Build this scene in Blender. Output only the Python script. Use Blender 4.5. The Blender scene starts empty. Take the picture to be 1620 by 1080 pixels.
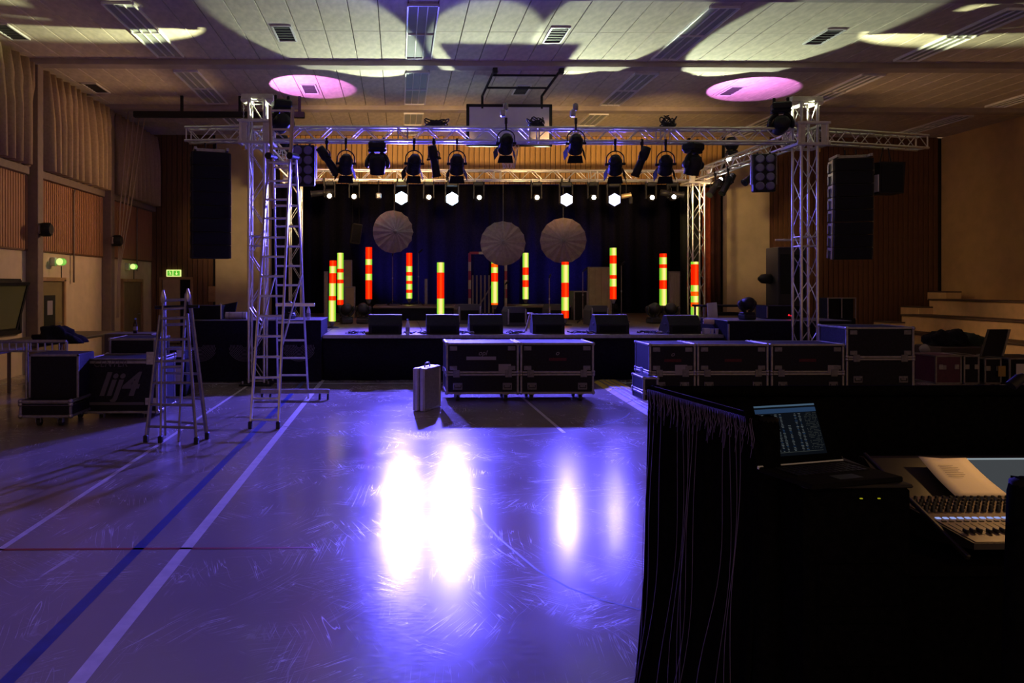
import bpy, bmesh, math, random
from mathutils import Vector, Matrix, Euler
R = math.radians
random.seed(7)
S = bpy.context.scene
COL = S.collection
# ------------------------------------------------------------------ camera
F, HZ, PX0, CH = 1150.0, 450.0, 651.0, 1.9
YAW = R(1.0)
cam_d = bpy.data.cameras.new('camera'); cam = bpy.data.objects.new('camera', cam_d); COL.objects.link(cam)
cam.location = (0, 0, CH); cam.rotation_euler = (R(90), 0, -YAW)
cam_d.sensor_width = 36; cam_d.lens = F/1620*36
cam_d.shift_x = (810-PX0)/1620; cam_d.shift_y = -(540-HZ)/1620
cam_d.clip_start = .05; cam_d.clip_end = 200
S.camera = cam
# ------------------------------------------------------------------ world, exposure
S.view_settings.view_transform = 'Standard'; S.view_settings.look = 'None'
S.view_settings.gamma = 1; S.view_settings.use_curve_mapping = False
S.view_settings.exposure = 0.0
w = bpy.data.worlds.new('world'); S.world = w; w.use_nodes = True
w.node_tree.nodes['Background'].inputs[0].default_value = (1.0, .58, .33, 1)
w.node_tree.nodes['Background'].inputs[1].default_value = .36
try:
    S.cycles.use_denoising = True
    S.cycles.max_bounces = 6
    S.cycles.sample_clamp_indirect = 6
except Exception: pass
# light levels (watts) of the lamp kinds
P_BLUE, P_WHITE, P_TOWER, P_PINK, P_WARM, P_DESK = 9000, 1800, 1500, 450, 1500, 6.5
def spot(name, loc, target, power, col, angle, blend=.15, radius=.06):
    d = bpy.data.lights.new(name, 'SPOT'); o = bpy.data.objects.new(name, d); COL.objects.link(o)
    d.energy = power; d.color = col; d.spot_size = R(angle); d.spot_blend = blend; d.shadow_soft_size = radius
    o.location = loc
    o.rotation_euler = (Vector(target)-Vector(loc)).to_track_quat('-Z', 'Y').to_euler()
    return o
# ------------------------------------------------------------------ where a pixel lies
c_, s_ = math.cos(YAW), math.sin(YAW)
def U(px, py, Y):
    t = (px-PX0)/F
    X = Y*(t*c_+s_)/(c_-t*s_)
    d = X*s_+Y*c_
    return Vector((X, Y, CH-(py-HZ)*d/F))
def G(px, py, Z=0.0):
    d = F*(CH-Z)/(py-HZ); xr = (px-PX0)/F*d
    return Vector((xr*c_+d*s_, -xr*s_+d*c_, Z))
def UX(px, Y): return U(px, HZ, Y).x
def UZ(py, Y, px=640): return U(px, py, Y).z
# ------------------------------------------------------------------ materials
MATS = {}
def nodes_of(name):
    m = bpy.data.materials.new(name); m.use_nodes = True
    nt = m.node_tree
    return m, nt, nt.nodes['Principled BSDF']
def mat(name, col, rough=.5, metal=0., scale=0, var=.0, bump=0., spec=None, stretch=None, coat=0):
    if name in MATS: return MATS[name]
    m, nt, b = nodes_of(name)
    b.inputs['Base Color'].default_value = (*col, 1); b.inputs['Roughness'].default_value = rough
    b.inputs['Metallic'].default_value = metal
    if spec is not None: b.inputs['Specular IOR Level'].default_value = spec
    if coat: b.inputs['Coat Weight'].default_value = coat
    if scale:
        tc = nt.nodes.new('ShaderNodeTexCoord'); mp = nt.nodes.new('ShaderNodeMapping')
        nt.links.new(tc.outputs['Object'], mp.inputs['Vector'])
        if stretch: mp.inputs['Scale'].default_value = stretch
        n = nt.nodes.new('ShaderNodeTexNoise'); n.inputs['Scale'].default_value = scale; n.inputs['Detail'].default_value = 5
        nt.links.new(mp.outputs[0], n.inputs['Vector'])
        r = nt.nodes.new('ShaderNodeValToRGB')
        r.color_ramp.elements[0].position = .3; r.color_ramp.elements[1].position = .7
        r.color_ramp.elements[0].color = (*[c*(1-var) for c in col], 1)
        r.color_ramp.elements[1].color = (*[min(1, c*(1+var)) for c in col], 1)
        nt.links.new(n.outputs['Fac'], r.inputs[0]); nt.links.new(r.outputs[0], b.inputs['Base Color'])
        if bump:
            bp = nt.nodes.new('ShaderNodeBump'); bp.inputs['Strength'].default_value = bump; bp.inputs['Distance'].default_value = .02
            nt.links.new(n.outputs['Fac'], bp.inputs['Height']); nt.links.new(bp.outputs[0], b.inputs['Normal'])
    MATS[name] = m
    return m
def emit(name, col, strength):
    if name in MATS: return MATS[name]
    m = bpy.data.materials.new(name); m.use_nodes = True; nt = m.node_tree; nt.nodes.clear()
    e = nt.nodes.new('ShaderNodeEmission'); e.inputs[0].default_value = (*col, 1); e.inputs[1].default_value = strength
    o = nt.nodes.new('ShaderNodeOutputMaterial'); nt.links.new(e.outputs[0], o.inputs[0])
    MATS[name] = m
    return m
alu = mat('aluminium', (.62, .61, .60), .33, .9, 9, .12)
aludk = mat('dull_aluminium', (.28, .27, .28), .45, .8, 14, .2)
black = mat('black_metal', (.010, .010, .012), .5, 0, 8, .3, 0, .25)
blackm = mat('matt_black', (.007, .007, .008), .85, 0, 8, .3, 0, .2)
cloth = mat('black_cloth', (.012, .011, .016), .95, 0, 30, .35, .25, .1)
molton = mat('black_molton', (.0045, .0045, .0055), 1.0, 0, 40, .3, .2, .0)
grille = mat('speaker_grille', (.009, .009, .011), .8, 0, 60, .5, .2, .2)
plaster = mat('cream_plaster', (.50, .40, .26), .9, 0, 3, .08, .08)
plaster2 = mat('white_plaster', (.62, .50, .33), .9, 0, 4, .07, .1)
wooddk = mat('dark_stained_wood', (.125, .055, .024), .6, 0, 5, .28, .1, None, (8, 8, .6))
woodred = mat('red_brown_wood', (.36, .17, .085), .6, 0, 5, .2, .1, None, (6, 6, .5))
woodfa = mat('honey_wood', (.50, .29, .095), .5, 0, 5, .2, .1, None, (6, 6, .5))
curt = mat('grey_brown_curtain', (.36, .26, .15), .9, 0, 20, .12, .1)
steelp = mat('brown_grey_steel', (.20, .15, .12), .6, 0, 10, .1)
caseblk = mat('black_case_laminate', (.010, .009, .014), .6, 0, 40, .4, .15, .2)
zinc = mat('zinc_fitting', (.36, .35, .36), .4, .85, 20, .2)
rubber = mat('rubber', (.015, .015, .015), .7)
white = mat('white_paper', (.62, .58, .55), .8, 0, 10, .05)
greytape = mat('grey_tape', (.26, .24, .25), .7)
redpaint = mat('red_stencil', (.09, .008, .014), .8, 0, 60, .5)
plate = mat('case_plate', (.17, .165, .175), .5, .4, 20, .25)
beige = mat('beige_panel', (.42, .34, .20), .8, 0, 5, .1)
glass = mat('dark_glass', (.02, .025, .02), .08)
# ------------------------------------------------------------------ mesh collecting
class MB:
    def __init__(s): s.v = []; s.f = []; s.sm = []
    def add(s, vs, fs, smooth=False):
        o = len(s.v); s.v += [tuple(v) for v in vs]
        s.f += [tuple(i+o for i in f) for f in fs]; s.sm += [smooth]*len(fs)
        return s
    def box(s, c, d, M=None):
        x, y, z = d[0]/2, d[1]/2, d[2]/2
        P = [Vector((i*x, j*y, k*z)) for i in (-1, 1) for j in (-1, 1) for k in (-1, 1)]
        c = Vector(c)
        P = [(M @ p if M else p)+c for p in P]
        return s.add(P, [(0, 1, 3, 2), (4, 6, 7, 5), (0, 4, 5, 1), (2, 3, 7, 6), (0, 2, 6, 4), (1, 5, 7, 3)])
    def cbox(s, c, d, b=.01, M=None):
        bm = bmesh.new(); bmesh.ops.create_cube(bm, size=1)
        for v in bm.verts: v.co = Vector((v.co.x*d[0], v.co.y*d[1], v.co.z*d[2]))
        bmesh.ops.bevel(bm, geom=bm.edges[:], offset=min(b, min(d)*.45), segments=1, affect='EDGES')
        bm.verts.index_update(); c = Vector(c)
        s.add([(M @ v.co if M else v.co)+c for v in bm.verts], [[v.index for v in f.verts] for f in bm.faces])
        bm.free(); return s
    def tube(s, p0, p1, r, n=8, r1=None, cap=True):
        p0, p1 = Vector(p0), Vector(p1); d = p1-p0
        q = d.to_track_quat('Z', 'Y').to_matrix(); r1 = r if r1 is None else r1
        V = []
        for k in range(n):
            a = 2*math.pi*k/n; e = q @ Vector((math.cos(a), math.sin(a), 0))
            V += [p0+e*r, p1+e*r1]
        fs = [(2*k, 2*((k+1) % n), 2*((k+1) % n)+1, 2*k+1) for k in range(n)]
        s.add(V, fs, n > 5)
        if cap:
            s.add([V[2*k] for k in range(n)][::-1], [tuple(range(n))]); s.add([V[2*k+1] for k in range(n)], [tuple(range(n))])
        return s
    def path(s, pts, r, n=6, closed=False):
        pts = [Vector(p) for p in pts]; m = len(pts); V = []; up = None
        for i, p in enumerate(pts):
            a = pts[i-1] if (i or closed) else p; b = pts[(i+1) % m] if (i < m-1 or closed) else p
            t = (b-a).normalized()
            if up is None: up = t.orthogonal().normalized()
            up = (up-t*up.dot(t)).normalized(); sd = t.cross(up)
            V += [p+(up*math.cos(2*math.pi*k/n)+sd*math.sin(2*math.pi*k/n))*r for k in range(n)]
        fs = []
        for i in range(m if closed else m-1):
            for k in range(n):
                j = (i+1) % m
                fs.append((i*n+k, i*n+(k+1) % n, j*n+(k+1) % n, j*n+k))
        if not closed: fs += [tuple(range(n))[::-1], tuple(range((m-1)*n, m*n))]
        return s.add(V, fs, True)
    def lathe(s, prof, n=16, M=None, c=(0, 0, 0), smooth=True):
        V = []; c = Vector(c)
        for r, z in prof:
            for k in range(n):
                a = 2*math.pi*k/n; p = Vector((r*math.cos(a), r*math.sin(a), z)); V.append((M @ p if M else p)+c)
        fs = [(i*n+k, i*n+(k+1) % n, (i+1)*n+(k+1) % n, (i+1)*n+k) for i in range(len(prof)-1) for k in range(n)]
        s.add(V, fs, smooth)
        s.add(V[:n][::-1], [tuple(range(n))]); s.add(V[-n:], [tuple(range(n))])
        return s
    def prism(s, poly, y0, y1, M=None, c=(0, 0, 0)):
        n = len(poly); c = Vector(c); V = []
        for y in (y0, y1):
            for x, z in poly:
                p = Vector((x, y, z)); V.append((M @ p if M else p)+c)
        fs = [tuple(range(n)), tuple(range(2*n-1, n-1, -1))]+[(k, k+n, (k+1) % n+n, (k+1) % n) for k in range(n)]
        return s.add(V, fs)
    def mesh(s, name, m):
        me = bpy.data.meshes.new(name); me.from_pydata(s.v, [], s.f)
        me.polygons.foreach_set('use_smooth', s.sm)
        bm = bmesh.new(); bm.from_mesh(me); bmesh.ops.recalc_face_normals(bm, faces=bm.faces); bm.to_mesh(me); bm.free()
        if m: me.materials.append(m)
        return me
    def build(s, name, m, parent=None, loc=(0, 0, 0), rot=(0, 0, 0), label=None):
        o = bpy.data.objects.new(name, s.mesh(name, m)); COL.objects.link(o)
        o.location = loc; o.rotation_euler = rot
        if parent: o.parent = parent
        if label: o['label'] = label
        return o
def inst(name, me, parent=None, loc=(0, 0, 0), rot=(0, 0, 0), scale=None):
    o = bpy.data.objects.new(name, me); COL.objects.link(o); o.location = loc; o.rotation_euler = rot
    if scale: o.scale = scale
    if parent: o.parent = parent
    return o
def tag(o, label, cat, group=None, kind=None):
    o['label'] = label; o['category'] = cat
    if group: o['group'] = group
    if kind: o['kind'] = kind
    return o
def struct(o, label, cat=None):
    o['kind'] = 'structure'; o['label'] = label
    if cat: o['category'] = cat
    return o
def thing(name, label, cat, loc=(0, 0, 0), rotz=0, group=None, rot=None):
    o = bpy.data.objects.new(name, None); COL.objects.link(o); o.empty_display_size = .1
    o.location = loc; o.rotation_euler = rot if rot else (0, 0, rotz)
    return tag(o, label, cat, group)
def copy_tree(o, parent=None):
    c = o.copy(); COL.objects.link(c); c.parent = parent
    for ch in list(o.children): copy_tree(ch, c)
    return c
def text_part(name, body, size, m, parent, loc, rot=(R(90), 0, 0), shear=0, offset=0):
    cu = bpy.data.curves.new(name, 'FONT'); cu.body = body; cu.size = size; cu.shear = shear; cu.extrude = .001; cu.offset = offset
    cu.align_x = 'CENTER'; cu.materials.append(m)
    f = bpy.data.objects.new(name, cu); COL.objects.link(f)
    me = bpy.data.meshes.new_from_object(f.evaluated_get(bpy.context.evaluated_depsgraph_get()))
    bpy.data.objects.remove(f); me.name = name
    if not me.materials: me.materials.append(m)
    return inst(name, me, parent, loc, rot)
def attach(o, root):
    o.parent = root; o.matrix_parent_inverse = Matrix.LocRotScale(root.location, root.rotation_euler, root.scale).inverted()
rx = lambda a: Matrix.Rotation(a, 3, 'X')
ry = lambda a: Matrix.Rotation(a, 3, 'Y')
rz = lambda a: Matrix.Rotation(a, 3, 'Z')
# ================================================================== SETTING
XL, XR, YB, ZC = -7.95, UX(1490, 23.5), 23.5, 6.7
# ---- floor: worn grey-beige sports vinyl, scratched and polished
def floor_mat():
    m, nt, b = nodes_of('sports_floor')
    tc = nt.nodes.new('ShaderNodeTexCoord'); L = nt.links.new
    def noise(scale, st, rot, det=4, dist=0.):
        mp = nt.nodes.new('ShaderNodeMapping'); mp.vector_type = 'TEXTURE'; mp.inputs['Scale'].default_value = tuple(1/q for q in st); mp.inputs['Rotation'].default_value = (0, 0, R(rot))
        n = nt.nodes.new('ShaderNodeTexNoise'); n.inputs['Scale'].default_value = scale; n.inputs['Detail'].default_value = det; n.inputs['Distortion'].default_value = dist
        L(tc.outputs['Object'], mp.inputs[0]); L(mp.outputs[0], n.inputs['Vector']); return n.outputs['Fac']
    def ramp(x, a, c, lo=0., hi=1.):
        r = nt.nodes.new('ShaderNodeMapRange'); r.inputs[1].default_value = a; r.inputs[2].default_value = c
        r.inputs[3].default_value = lo; r.inputs[4].default_value = hi; L(x, r.inputs[0]); return r.outputs[0]
    def mx(op, a, c):
        q = nt.nodes.new('ShaderNodeMath'); q.operation = op
        for i, x in enumerate((a, c)):
            if isinstance(x, (int, float)): q.inputs[i].default_value = x
            else: L(x, q.inputs[i])
        return q.outputs[0]
    # scratches: thin crests of long stretched noise in several directions, broken up by blotches
    sc = None
    for k, (rot, s, st) in enumerate([(12, 2.2, (.5, 9, 1)), (58, 2.0, (.45, 8, 1)), (-35, 2.4, (.5, 9, 1)), (85, 2.6, (.35, 8, 1)), (-70, 1.9, (.5, 8, 1)), (33, 3.1, (.6, 9, 1))]):
        n = noise(s, st, rot, 2, .6)
        crest = ramp(mx('ABSOLUTE', mx('SUBTRACT', n, .5), 0), .0, .014, 1, 0)
        gate = ramp(noise(1.1+.2*k, (1, 1, 1), rot+20), .55, .66)
        c = mx('MULTIPLY', crest, gate)
        sc = c if sc is None else mx('MAXIMUM', sc, c)
    big = noise(.7, (1, 1, 1), 0, 6)
    fine = noise(14, (1, 3.5, 1), 0, 3)
    mix = nt.nodes.new('ShaderNodeMix'); mix.data_type = 'RGBA'
    mix.inputs[6].default_value = (.24, .195, .155, 1); mix.inputs[7].default_value = (.33, .285, .235, 1)
    L(big, mix.inputs[0])
    mix2 = nt.nodes.new('ShaderNodeMix'); mix2.data_type = 'RGBA'
    L(mx('MULTIPLY', sc, .75), mix2.inputs[0]); L(mix.outputs[2], mix2.inputs[6]); mix2.inputs[7].default_value = (.62, .58, .56, 1)
    L(mix2.outputs[2], b.inputs['Base Color'])
    rr = mx('ADD', ramp(big, .3, .7, .14, .20), mx('MULTIPLY', ramp(fine, .3, .7), .05))
    L(mx('ADD', rr, mx('MULTIPLY', sc, .15)), b.inputs['Roughness'])
    bp = nt.nodes.new('ShaderNodeBump'); bp.inputs['Strength'].default_value = .07; bp.inputs['Distance'].default_value = .003
    L(mx('ADD', fine, mx('MULTIPLY', sc, 1.5)), bp.inputs['Height']); L(bp.outputs[0], b.inputs['Normal'])
    b.inputs['Specular IOR Level'].default_value = .4
    return m
floor = struct(MB().box(((XL+XR)/2, 11.0, -.05), (XR-XL, 26, .1)).build('floor', floor_mat()), 'worn grey-beige sports hall floor with scratches and court lines')
def line(name, col, pts, wd):
    mb = MB(); P = [Vector((p[0], p[1], 0)) for p in pts]; V = []
    for i, p in enumerate(P):
        t = (P[min(i+1, len(P)-1)]-P[max(i-1, 0)]).normalized(); n = Vector((-t.y, t.x, 0))*wd/2
        V += [p+n+Vector((0, 0, .0015)), p-n+Vector((0, 0, .0015))]
    mb.add(V, [(2*i, 2*i+1, 2*i+3, 2*i+2) for i in range(len(P)-1)])
    return mb.build(name, col, floor)
lw = mat('white_line_paint', (.62, .58, .54), .32, 0, 9, .15); lb = mat('blue_line_paint', (.025, .045, .20), .32, 0, 9, .2)
lr = mat('red_line_paint', (.30, .03, .03), .35, 0, 9, .2); lk = mat('black_line_paint', (.03, .03, .05), .4)
a = G(130, 1080); line('court_line', lw, [(a.x-.03, 1.5), (a.x+.02, 23)], .085)
a = G(8, 1080); line('court_line', lb, [(a.x, 1.5), (a.x+.03, 23)], .08)
a = G(0, 868); line('court_line', lw, [(a.x-.0, 1.5), (a.x+.05, 23)], .05)
a = G(200, 868); line('court_line', lr, [(XL, a.y), (-.6, a.y)], .035)
line('court_line', lw, [(2.12, 9.3), (2.08, 12.2)], .05)
line('court_line', lw, [(XL, 14.0), (7, 14.0)], .05)
line('court_line', lk, [G(px, py)[:2] for px, py in ((740, 800), (790, 852), (850, 902), (900, 930), (950, 948), (1040, 972))], .02)
line('court_line', lk, [(.6+3.0*math.cos(t), 11.6+2.6*math.sin(t)) for t in [R(200+4*i) for i in range(36)]], .02)
# ---- ceiling of long panels between crossbeams
ceil_m = mat('ceiling_panel', (.55, .49, .38), .8, 0, 5, .16, .05, None, (1.6, .8, 1))
ceiling = struct(MB().box(((XL+XR)/2, 11.0, ZC+.10), (XR-XL, 26, .1)).build('ceiling', mat('ceiling_void', (.03, .025, .02), .9)), 'pale panelled hall ceiling with recessed lights and crossbeams')
BAY, BM0, MOD = 3.94, 15.75, .52
FXC = [.42-5.2, .42, 5.62, 10.82, 16.02]
pw, pl = MOD-.014, (BAY-.36)/2-.004
panel_me = MB().cbox((0, 0, 0), (pw, pl, .04), .006).mesh('ceiling_panel', ceil_m)
cells = []
x0 = .42-MOD/2-MOD*16
for i in range(55):
    xa = x0+i*MOD
    if xa < XL-.3 or xa+MOD > XR+.3: continue
    for bay in range(-3, 2):
        for h in range(2):
            yc = BM0+bay*BAY+.18+(h+.5)*(BAY-.36)/2
            if bay*BAY+BM0+BAY < 3 or yc > YB: continue
            xc = xa+MOD/2
            cells.append((xc, yc))
def in_view(x, y):
    d = x*s_+y*c_
    if d < 1: return False
    px = PX0+F*(x*c_-y*s_)/d; py = HZ+F*(CH-ZC)/d
    return -60 < px < 1680 and -60 < py
vis = [c for c in cells if in_view(*c)]; rest = [c for c in cells if not in_view(*c)]
vis.sort(key=lambda c: c[1])
if len(vis) > 300: rest += vis[300:]; vis = vis[:300]
for x, y in vis: inst('panel', panel_me, ceiling, (x, y, ZC+.02))
mb = MB()
for x, y in rest: mb.box((x, y, ZC+.02), (pw, pl, .04))
o = mb.build('panel_field', ceil_m, ceiling); o['kind'] = 'stuff'
beam_m = mat('ceiling_beam_paint', (.36, .31, .27), .8, 0, 4, .1)
for k in range(-3, 3):
    y = BM0+k*BAY
    if y < 3 or y > YB: continue
    MB().cbox(((XL+XR)/2, y, ZC-.03), (XR-XL, .34, .16), .01).build('crossbeam', beam_m, ceiling)
lens_m = mat('light_diffuser', (.36, .38, .35), .8, 0, 3, .06, 0, .2)
fr_m = mat('white_light_frame', (.75, .75, .72), .3)
rows = ['over the hall floor', 'just before the front truss', 'above the stage']
cols = ['beside the curtained wall', 'in the middle of the hall', 'right of the backboard', 'over the tiered seats', 'by the plain far-right wall']
for ci, xc in enumerate(FXC):
    for k in range(-2, 2):
        y0 = BM0+k*BAY+.62; 
        if xc+.3 > XR or y0+2.9 > YB+.3: continue
        if not in_view(xc, y0+2.9): continue
        t = thing('ceiling_light', 'unlit recessed ceiling light %s, %s' % (cols[ci], {-2: 'nearest the camera', -1: 'over the open floor', 0: 'behind front truss', 1: 'before the end wall'}[k]), 'light', (xc, y0, ZC), 0, 'recessed ceiling lights')
        mb = MB()
        for sx in (-1, 1): mb.cbox((sx*.265, 1.45, -.02), (.03, 2.9, .06), .004)
        for yy in (0, 1.45, 2.9): mb.cbox((0, yy, -.02), (.5, .03, .05), .004)
        mb.build('frame', fr_m, t)
        mb = MB(); mb.box((0, 1.45, .02), (.52, 2.86, .03)); mb.build('housing', black, t)
        for a_ in range(3):
            for b_ in range(2): MB().box(((a_-1)*.168, .725+b_*1.45, -.01), (.145, 1.38, .012)).build('diffuser_pane', lens_m, t)
        for a_ in (-1, 1): MB().box((a_*.084, 1.45, -.025), (.012, 2.84, .03)).build('divider', fr_m, t)
vent_dk = mat('vent_dark', (.03, .03, .03), .7)
vi = 0
vl = {(-1, 0): 'above the bright beam left of the middle light', (-1, 1): 'right of the backboard', (-1, 2): 'beside the streaks of light on the right', (-1, -1): 'near the curtains',
      (0, 0): 'inside the left pink light pool', (0, 1): 'seen through the backboard frame', (0, 2): 'inside the right pink light pool', (0, -1): 'near the curtained wall, farther back'}
for k in (-1, 0):
    for c in (-1, 0, 1, 2):
        x = .42+2.6+(c-1)*5.2; y = BM0+k*BAY+2.1
        t = thing('ceiling_vent', 'small dark square air vent in ceiling %s' % vl[(k, c)], 'vent', (x, y, ZC), 0, 'square ceiling vents')
        mb = MB()
        for sx in (-1, 1): mb.box((sx*.17, 0, -.01), (.03, .86, .04)); mb.box((0, sx*.42, -.01), (.34, .03, .04))
        mb.build('frame', fr_m, t); MB().box((0, 0, .0), (.32, .82, .02)).build('backing', vent_dk, t)
        for q in range(6): MB().box((0, -.35+q*.14, -.012), (.31, .012, .02), rx(.6)).build('slat', vent_dk, t)
# ---- left wall
wl = struct(MB().box((XL-.1, 11.0, ZC/2), (.2, 26, ZC)).build('wall_left', plaster2), 'left hall wall, cream plaster below ribbed wood and curtains')
wd = UZ
Z1, Z2 = 2.66, 4.22
mb = MB(); y = 2.0
while y < YB: mb.box((XL+.02, y, (Z1+Z2)/2), (.045, .072, Z2-Z1)); y += .1
o = mb.build('batten_field', woodred, wl); o['kind'] = 'stuff'
MB().box((XL+.005, 12.7, (Z1+Z2)/2), (.012, 21.5, Z2-Z1)).build('batten_backing', wooddk, wl)
MB().cbox((XL+.02, 12.7, Z1-.02), (.05, 21.5, .04), .005).build('trim', wooddk, wl)
for ya, yb in ((2, 11.55), (12.05, 15.5), (15.95, 19.45), (19.95, 23.5)):
    MB().cbox((XL+.07, (ya+yb)/2, Z2+.09), (.16, yb-ya, .17), .01).build('window_ledge', steelp, wl)
def curtain(ya, yb, label):
    mb = MB(); n = int((yb-ya)/.035); V = []
    zt, zb = ZC-.12, Z2+.16
    for i in range(n+1):
        y = ya+(yb-ya)*i/n
        ph = y*2*math.pi/.32+1.2*math.sin(y*1.9)+.6*math.sin(y*4.3)
        ph2 = ph+.8*math.sin(y*2.7)
        for j, z in enumerate((zt, zt-.5, (zt+zb)/2, zb)):
            a = (.06, .13, .16, .17)[j]
            V.append((XL+.24+a*math.sin(ph if j < 2 else ph2)+.02*math.sin(y*3+j), y, z))
    mb.add(V, [(i*4+j, i*4+j+1, i*4+j+5, i*4+j+4) for i in range(n) for j in range(3)], True)
    o = mb.build('curtain', curt); o.modifiers.new('s', 'SOLIDIFY').thickness = .006
    tag(o, label, 'curtain', 'pleated window curtains'); return o
curtain(11.0, 15.45, 'grey-brown pleated curtain at the near edge of the left wall')
curtain(16.0, 19.35, 'grey-brown pleated curtain between the two steel wall posts')
curtain(20.0, 23.3, 'grey-brown pleated curtain in the far corner behind the ropes')
for y in (15.75, 19.7):
    t = thing('wall_post', 'brown-grey steel wall post with round box lamp, %s' % ('nearer the tilted window' if y < 17 else 'farther back beside the hanging ropes'), 'post', (XL, y, 0), 0, 'steel wall posts')
    MB().cbox((.13, 0, ZC/2), (.26, .24, ZC-.02), .01).build('shaft', steelp, t)
    MB().lathe([(.02, 0), (.13, .02), (.15, .08), (.15, .22), (.11, .26)], 14, ry(R(90)), (.24, -.02, 3.08)).build('box_lamp', black, t)
    MB().cbox((.30, -.02, 3.08), (.06, .34, .2), .02).build('lamp_bracket', steelp, t)
# down pipes and ropes
for y, z0, z1 in ((17.75, 1.95, 4.2), (22.0, 2.3, 4.2)):
    mb = MB(); mb.path([(XL+.08, y+.05, z1), (XL+.08, y-.0, z1-.1), (XL+.08, y, z0+.5), (XL+.08, y, z0)], .022)
    tag(mb.build('down_pipe', steelp), 'thin dark pipe on wood cladding %s' % ('between the two wall posts' if y < 20 else 'above the far green exit sign'), 'pipe')
for k in range(4):
    y = 19.75+.25*k
    mb = MB(); mb.path([(XL+.45+.1*k, y+.55-.1*k, 6.69), (XL+.36, y+.2, 4.0), (XL+.32, 19.9+.05*k, 2.4), (XL+.3, 19.85+.04*k, 1.0)], .016)
    tag(mb.build('rope', mat('old_rope', (.55, .42, .30), .9)), 'pale climbing rope against the far wall post, %s from the post' % ('first', 'second', 'third', 'fourth')[k], 'rope', 'climbing ropes')
# doors in the left wall and end wall
doorm = mat('olive_door', (.20, .16, .06), .6, 0, 4, .1); framem = mat('brown_door_frame', (.34, .20, .09), .6, 0, 6, .15)
def wall_door(n, y0, y1, h, label, glazed):
    t = bpy.data.objects.new('door_%d' % n, None); COL.objects.link(t); t.location = (XL, y0, 0); struct(t, label)
    W = y1-y0
    mb = MB(); mb.cbox((.03, 0, h/2), (.1, .09, h), .006); mb.cbox((.03, W, h/2), (.1, .09, h), .006); mb.cbox((.03, W/2, h), (.1, W+.09, .09), .006)
    mb.build('door_frame', framem, t)
    MB().box((.012, W/2, h/2), (.03, W-.08, h-.06)).build('leaf', doorm, t)
    if glazed:
        MB().box((.03, W*.42, h*.62), (.012, W*.45, h*.4)).build('pane', glass, t)
        MB().box((.037, W*.42, h*.68), (.004, W*.22, h*.16)).build('notice', greytape, t)
    MB().tube((.03, W*.82, 1.02), (.09, W*.82, 1.02), .012).tube((.09, W*.82, 1.02), (.09, W*.7, 1.02), .012).build('handle', zinc, t)
wall_door(1, 16.15, 17.3, 2.02, 'olive door with glazed pane and notice in brown frame beside near wall post', True)
wall_door(2, 20.95, 22.5, 2.02, 'plain olive door in brown frame near the far corner', False)
# tilted window low in left wall
t = bpy.data.objects.new('window_1', None); COL.objects.link(t); t.location = (XL, 13.0, .92); struct(t, 'tilted-open dark framed window low in left wall')
mb = MB()
for yy in (0, 2.3): mb.box((.02, yy, .52), (.1, .08, 1.1))
for zz in (0, 1.06): mb.box((.02, 1.15, zz), (.1, 2.3, .08))
mb.build('window_frame', black, t)
MB().box((.0, 1.15, .53), (.02, 2.2, 1.0)).build('pane', mat('window_night', (.06, .08, .04), .2), t)
mb = MB(); M = ry(R(14))
for yy in (.12, 2.16): mb.box((.16, yy, .53), (.05, .07, 1.0), M)
for zz in (.06, 1.0): mb.box((.02+.28*zz, 1.14, zz), (.05, 2.06, .06), M)
mb.build('sash', black, t)
MB().box((.16, 1.14, .53), (.012, 1.98, .92), M).build('tilted_pane', mat('green_glass', (.14, .15, .07), .15), t)
# exit signs
exg = emit('exit_green', (.12, .60, .04), .8); exw = emit('exit_white', (.85, 1.0, .30), 1.0)
def exit_side(y, z, label):
    t = thing('exit_sign', label, 'sign', (XL, y, z), 0, 'side-on exit signs')
    MB().cbox((.06, 0, .0), (.12, .10, .20), .01).build('bracket', fr_m, t)
    MB().tube((.24, 0, -.1), (.24, 0, -.36), .012).build('stem', black, t)
    MB().lathe([(.07, -.1), (.08, -.09), (.08, .09), (.07, .1)], 14, rx(R(90)), (.24, 0, 0)).build('lamp_body', exw, t)
    for k in range(3): MB().lathe([(.083, -.02), (.083, .02)], 14, rx(R(90)), (.24, -.06+.06*k, 0)).build('green_band', exg, t)
exit_side(16.75, 2.42, 'glowing green exit sign over glazed door beside near wall post')
exit_side(21.3, 2.42, 'glowing green exit sign over the plain far door')
p = U(275, 432, YB-.05)
t = thing('exit_sign', 'flat green exit sign with running figure and down arrow over corner door', 'sign', p)
MB().cbox((0, 0, 0), (.46, .07, .22), .01).build('box', exw, t)
MB().box((-.11, -.04, 0), (.16, .012, .16)).build('figure_field', exg, t); MB().box((.1, -.04, 0), (.2, .012, .16)).build('arrow_field', exg, t)
arrow = [(-.012, .06), (.012, .06), (.012, -.01), (.045, -.01), (0, -.065), (-.045, -.01), (-.012, -.01)]
MB().prism(arrow, -.05, -.046, None, (.1, 0, 0)).build('arrow', exw, t)
fig = MB()
for q0, q1, r in (((0, .02), (.02, -.02), .014), ((.02, -.02), (.05, -.04), .009), ((.02, -.02), (-.01, -.06), .009), ((0, .02), (.035, .025), .008), ((0, .02), (-.035, .0), .008)):
    fig.tube((q0[0]-.11, -.048, q0[1]), (q1[0]-.11, -.048, q1[1]), r)
fig.lathe([(.003, -.004), (.015, -.003), (.015, .003), (.003, .004)], 8, rx(R(90)), (-.115, -.048, .05))
fig.build('running_figure', exw, t)
# ---- right wall
wr = struct(MB().box((XR+.1, 11.0, ZC/2), (.2, 26, ZC)).build('wall_right', mat('ochre_plaster', (.62, .42, .17), .9, 0, 3, .08, .1)), 'plain ochre right hall wall above the tiered seats')
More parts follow.
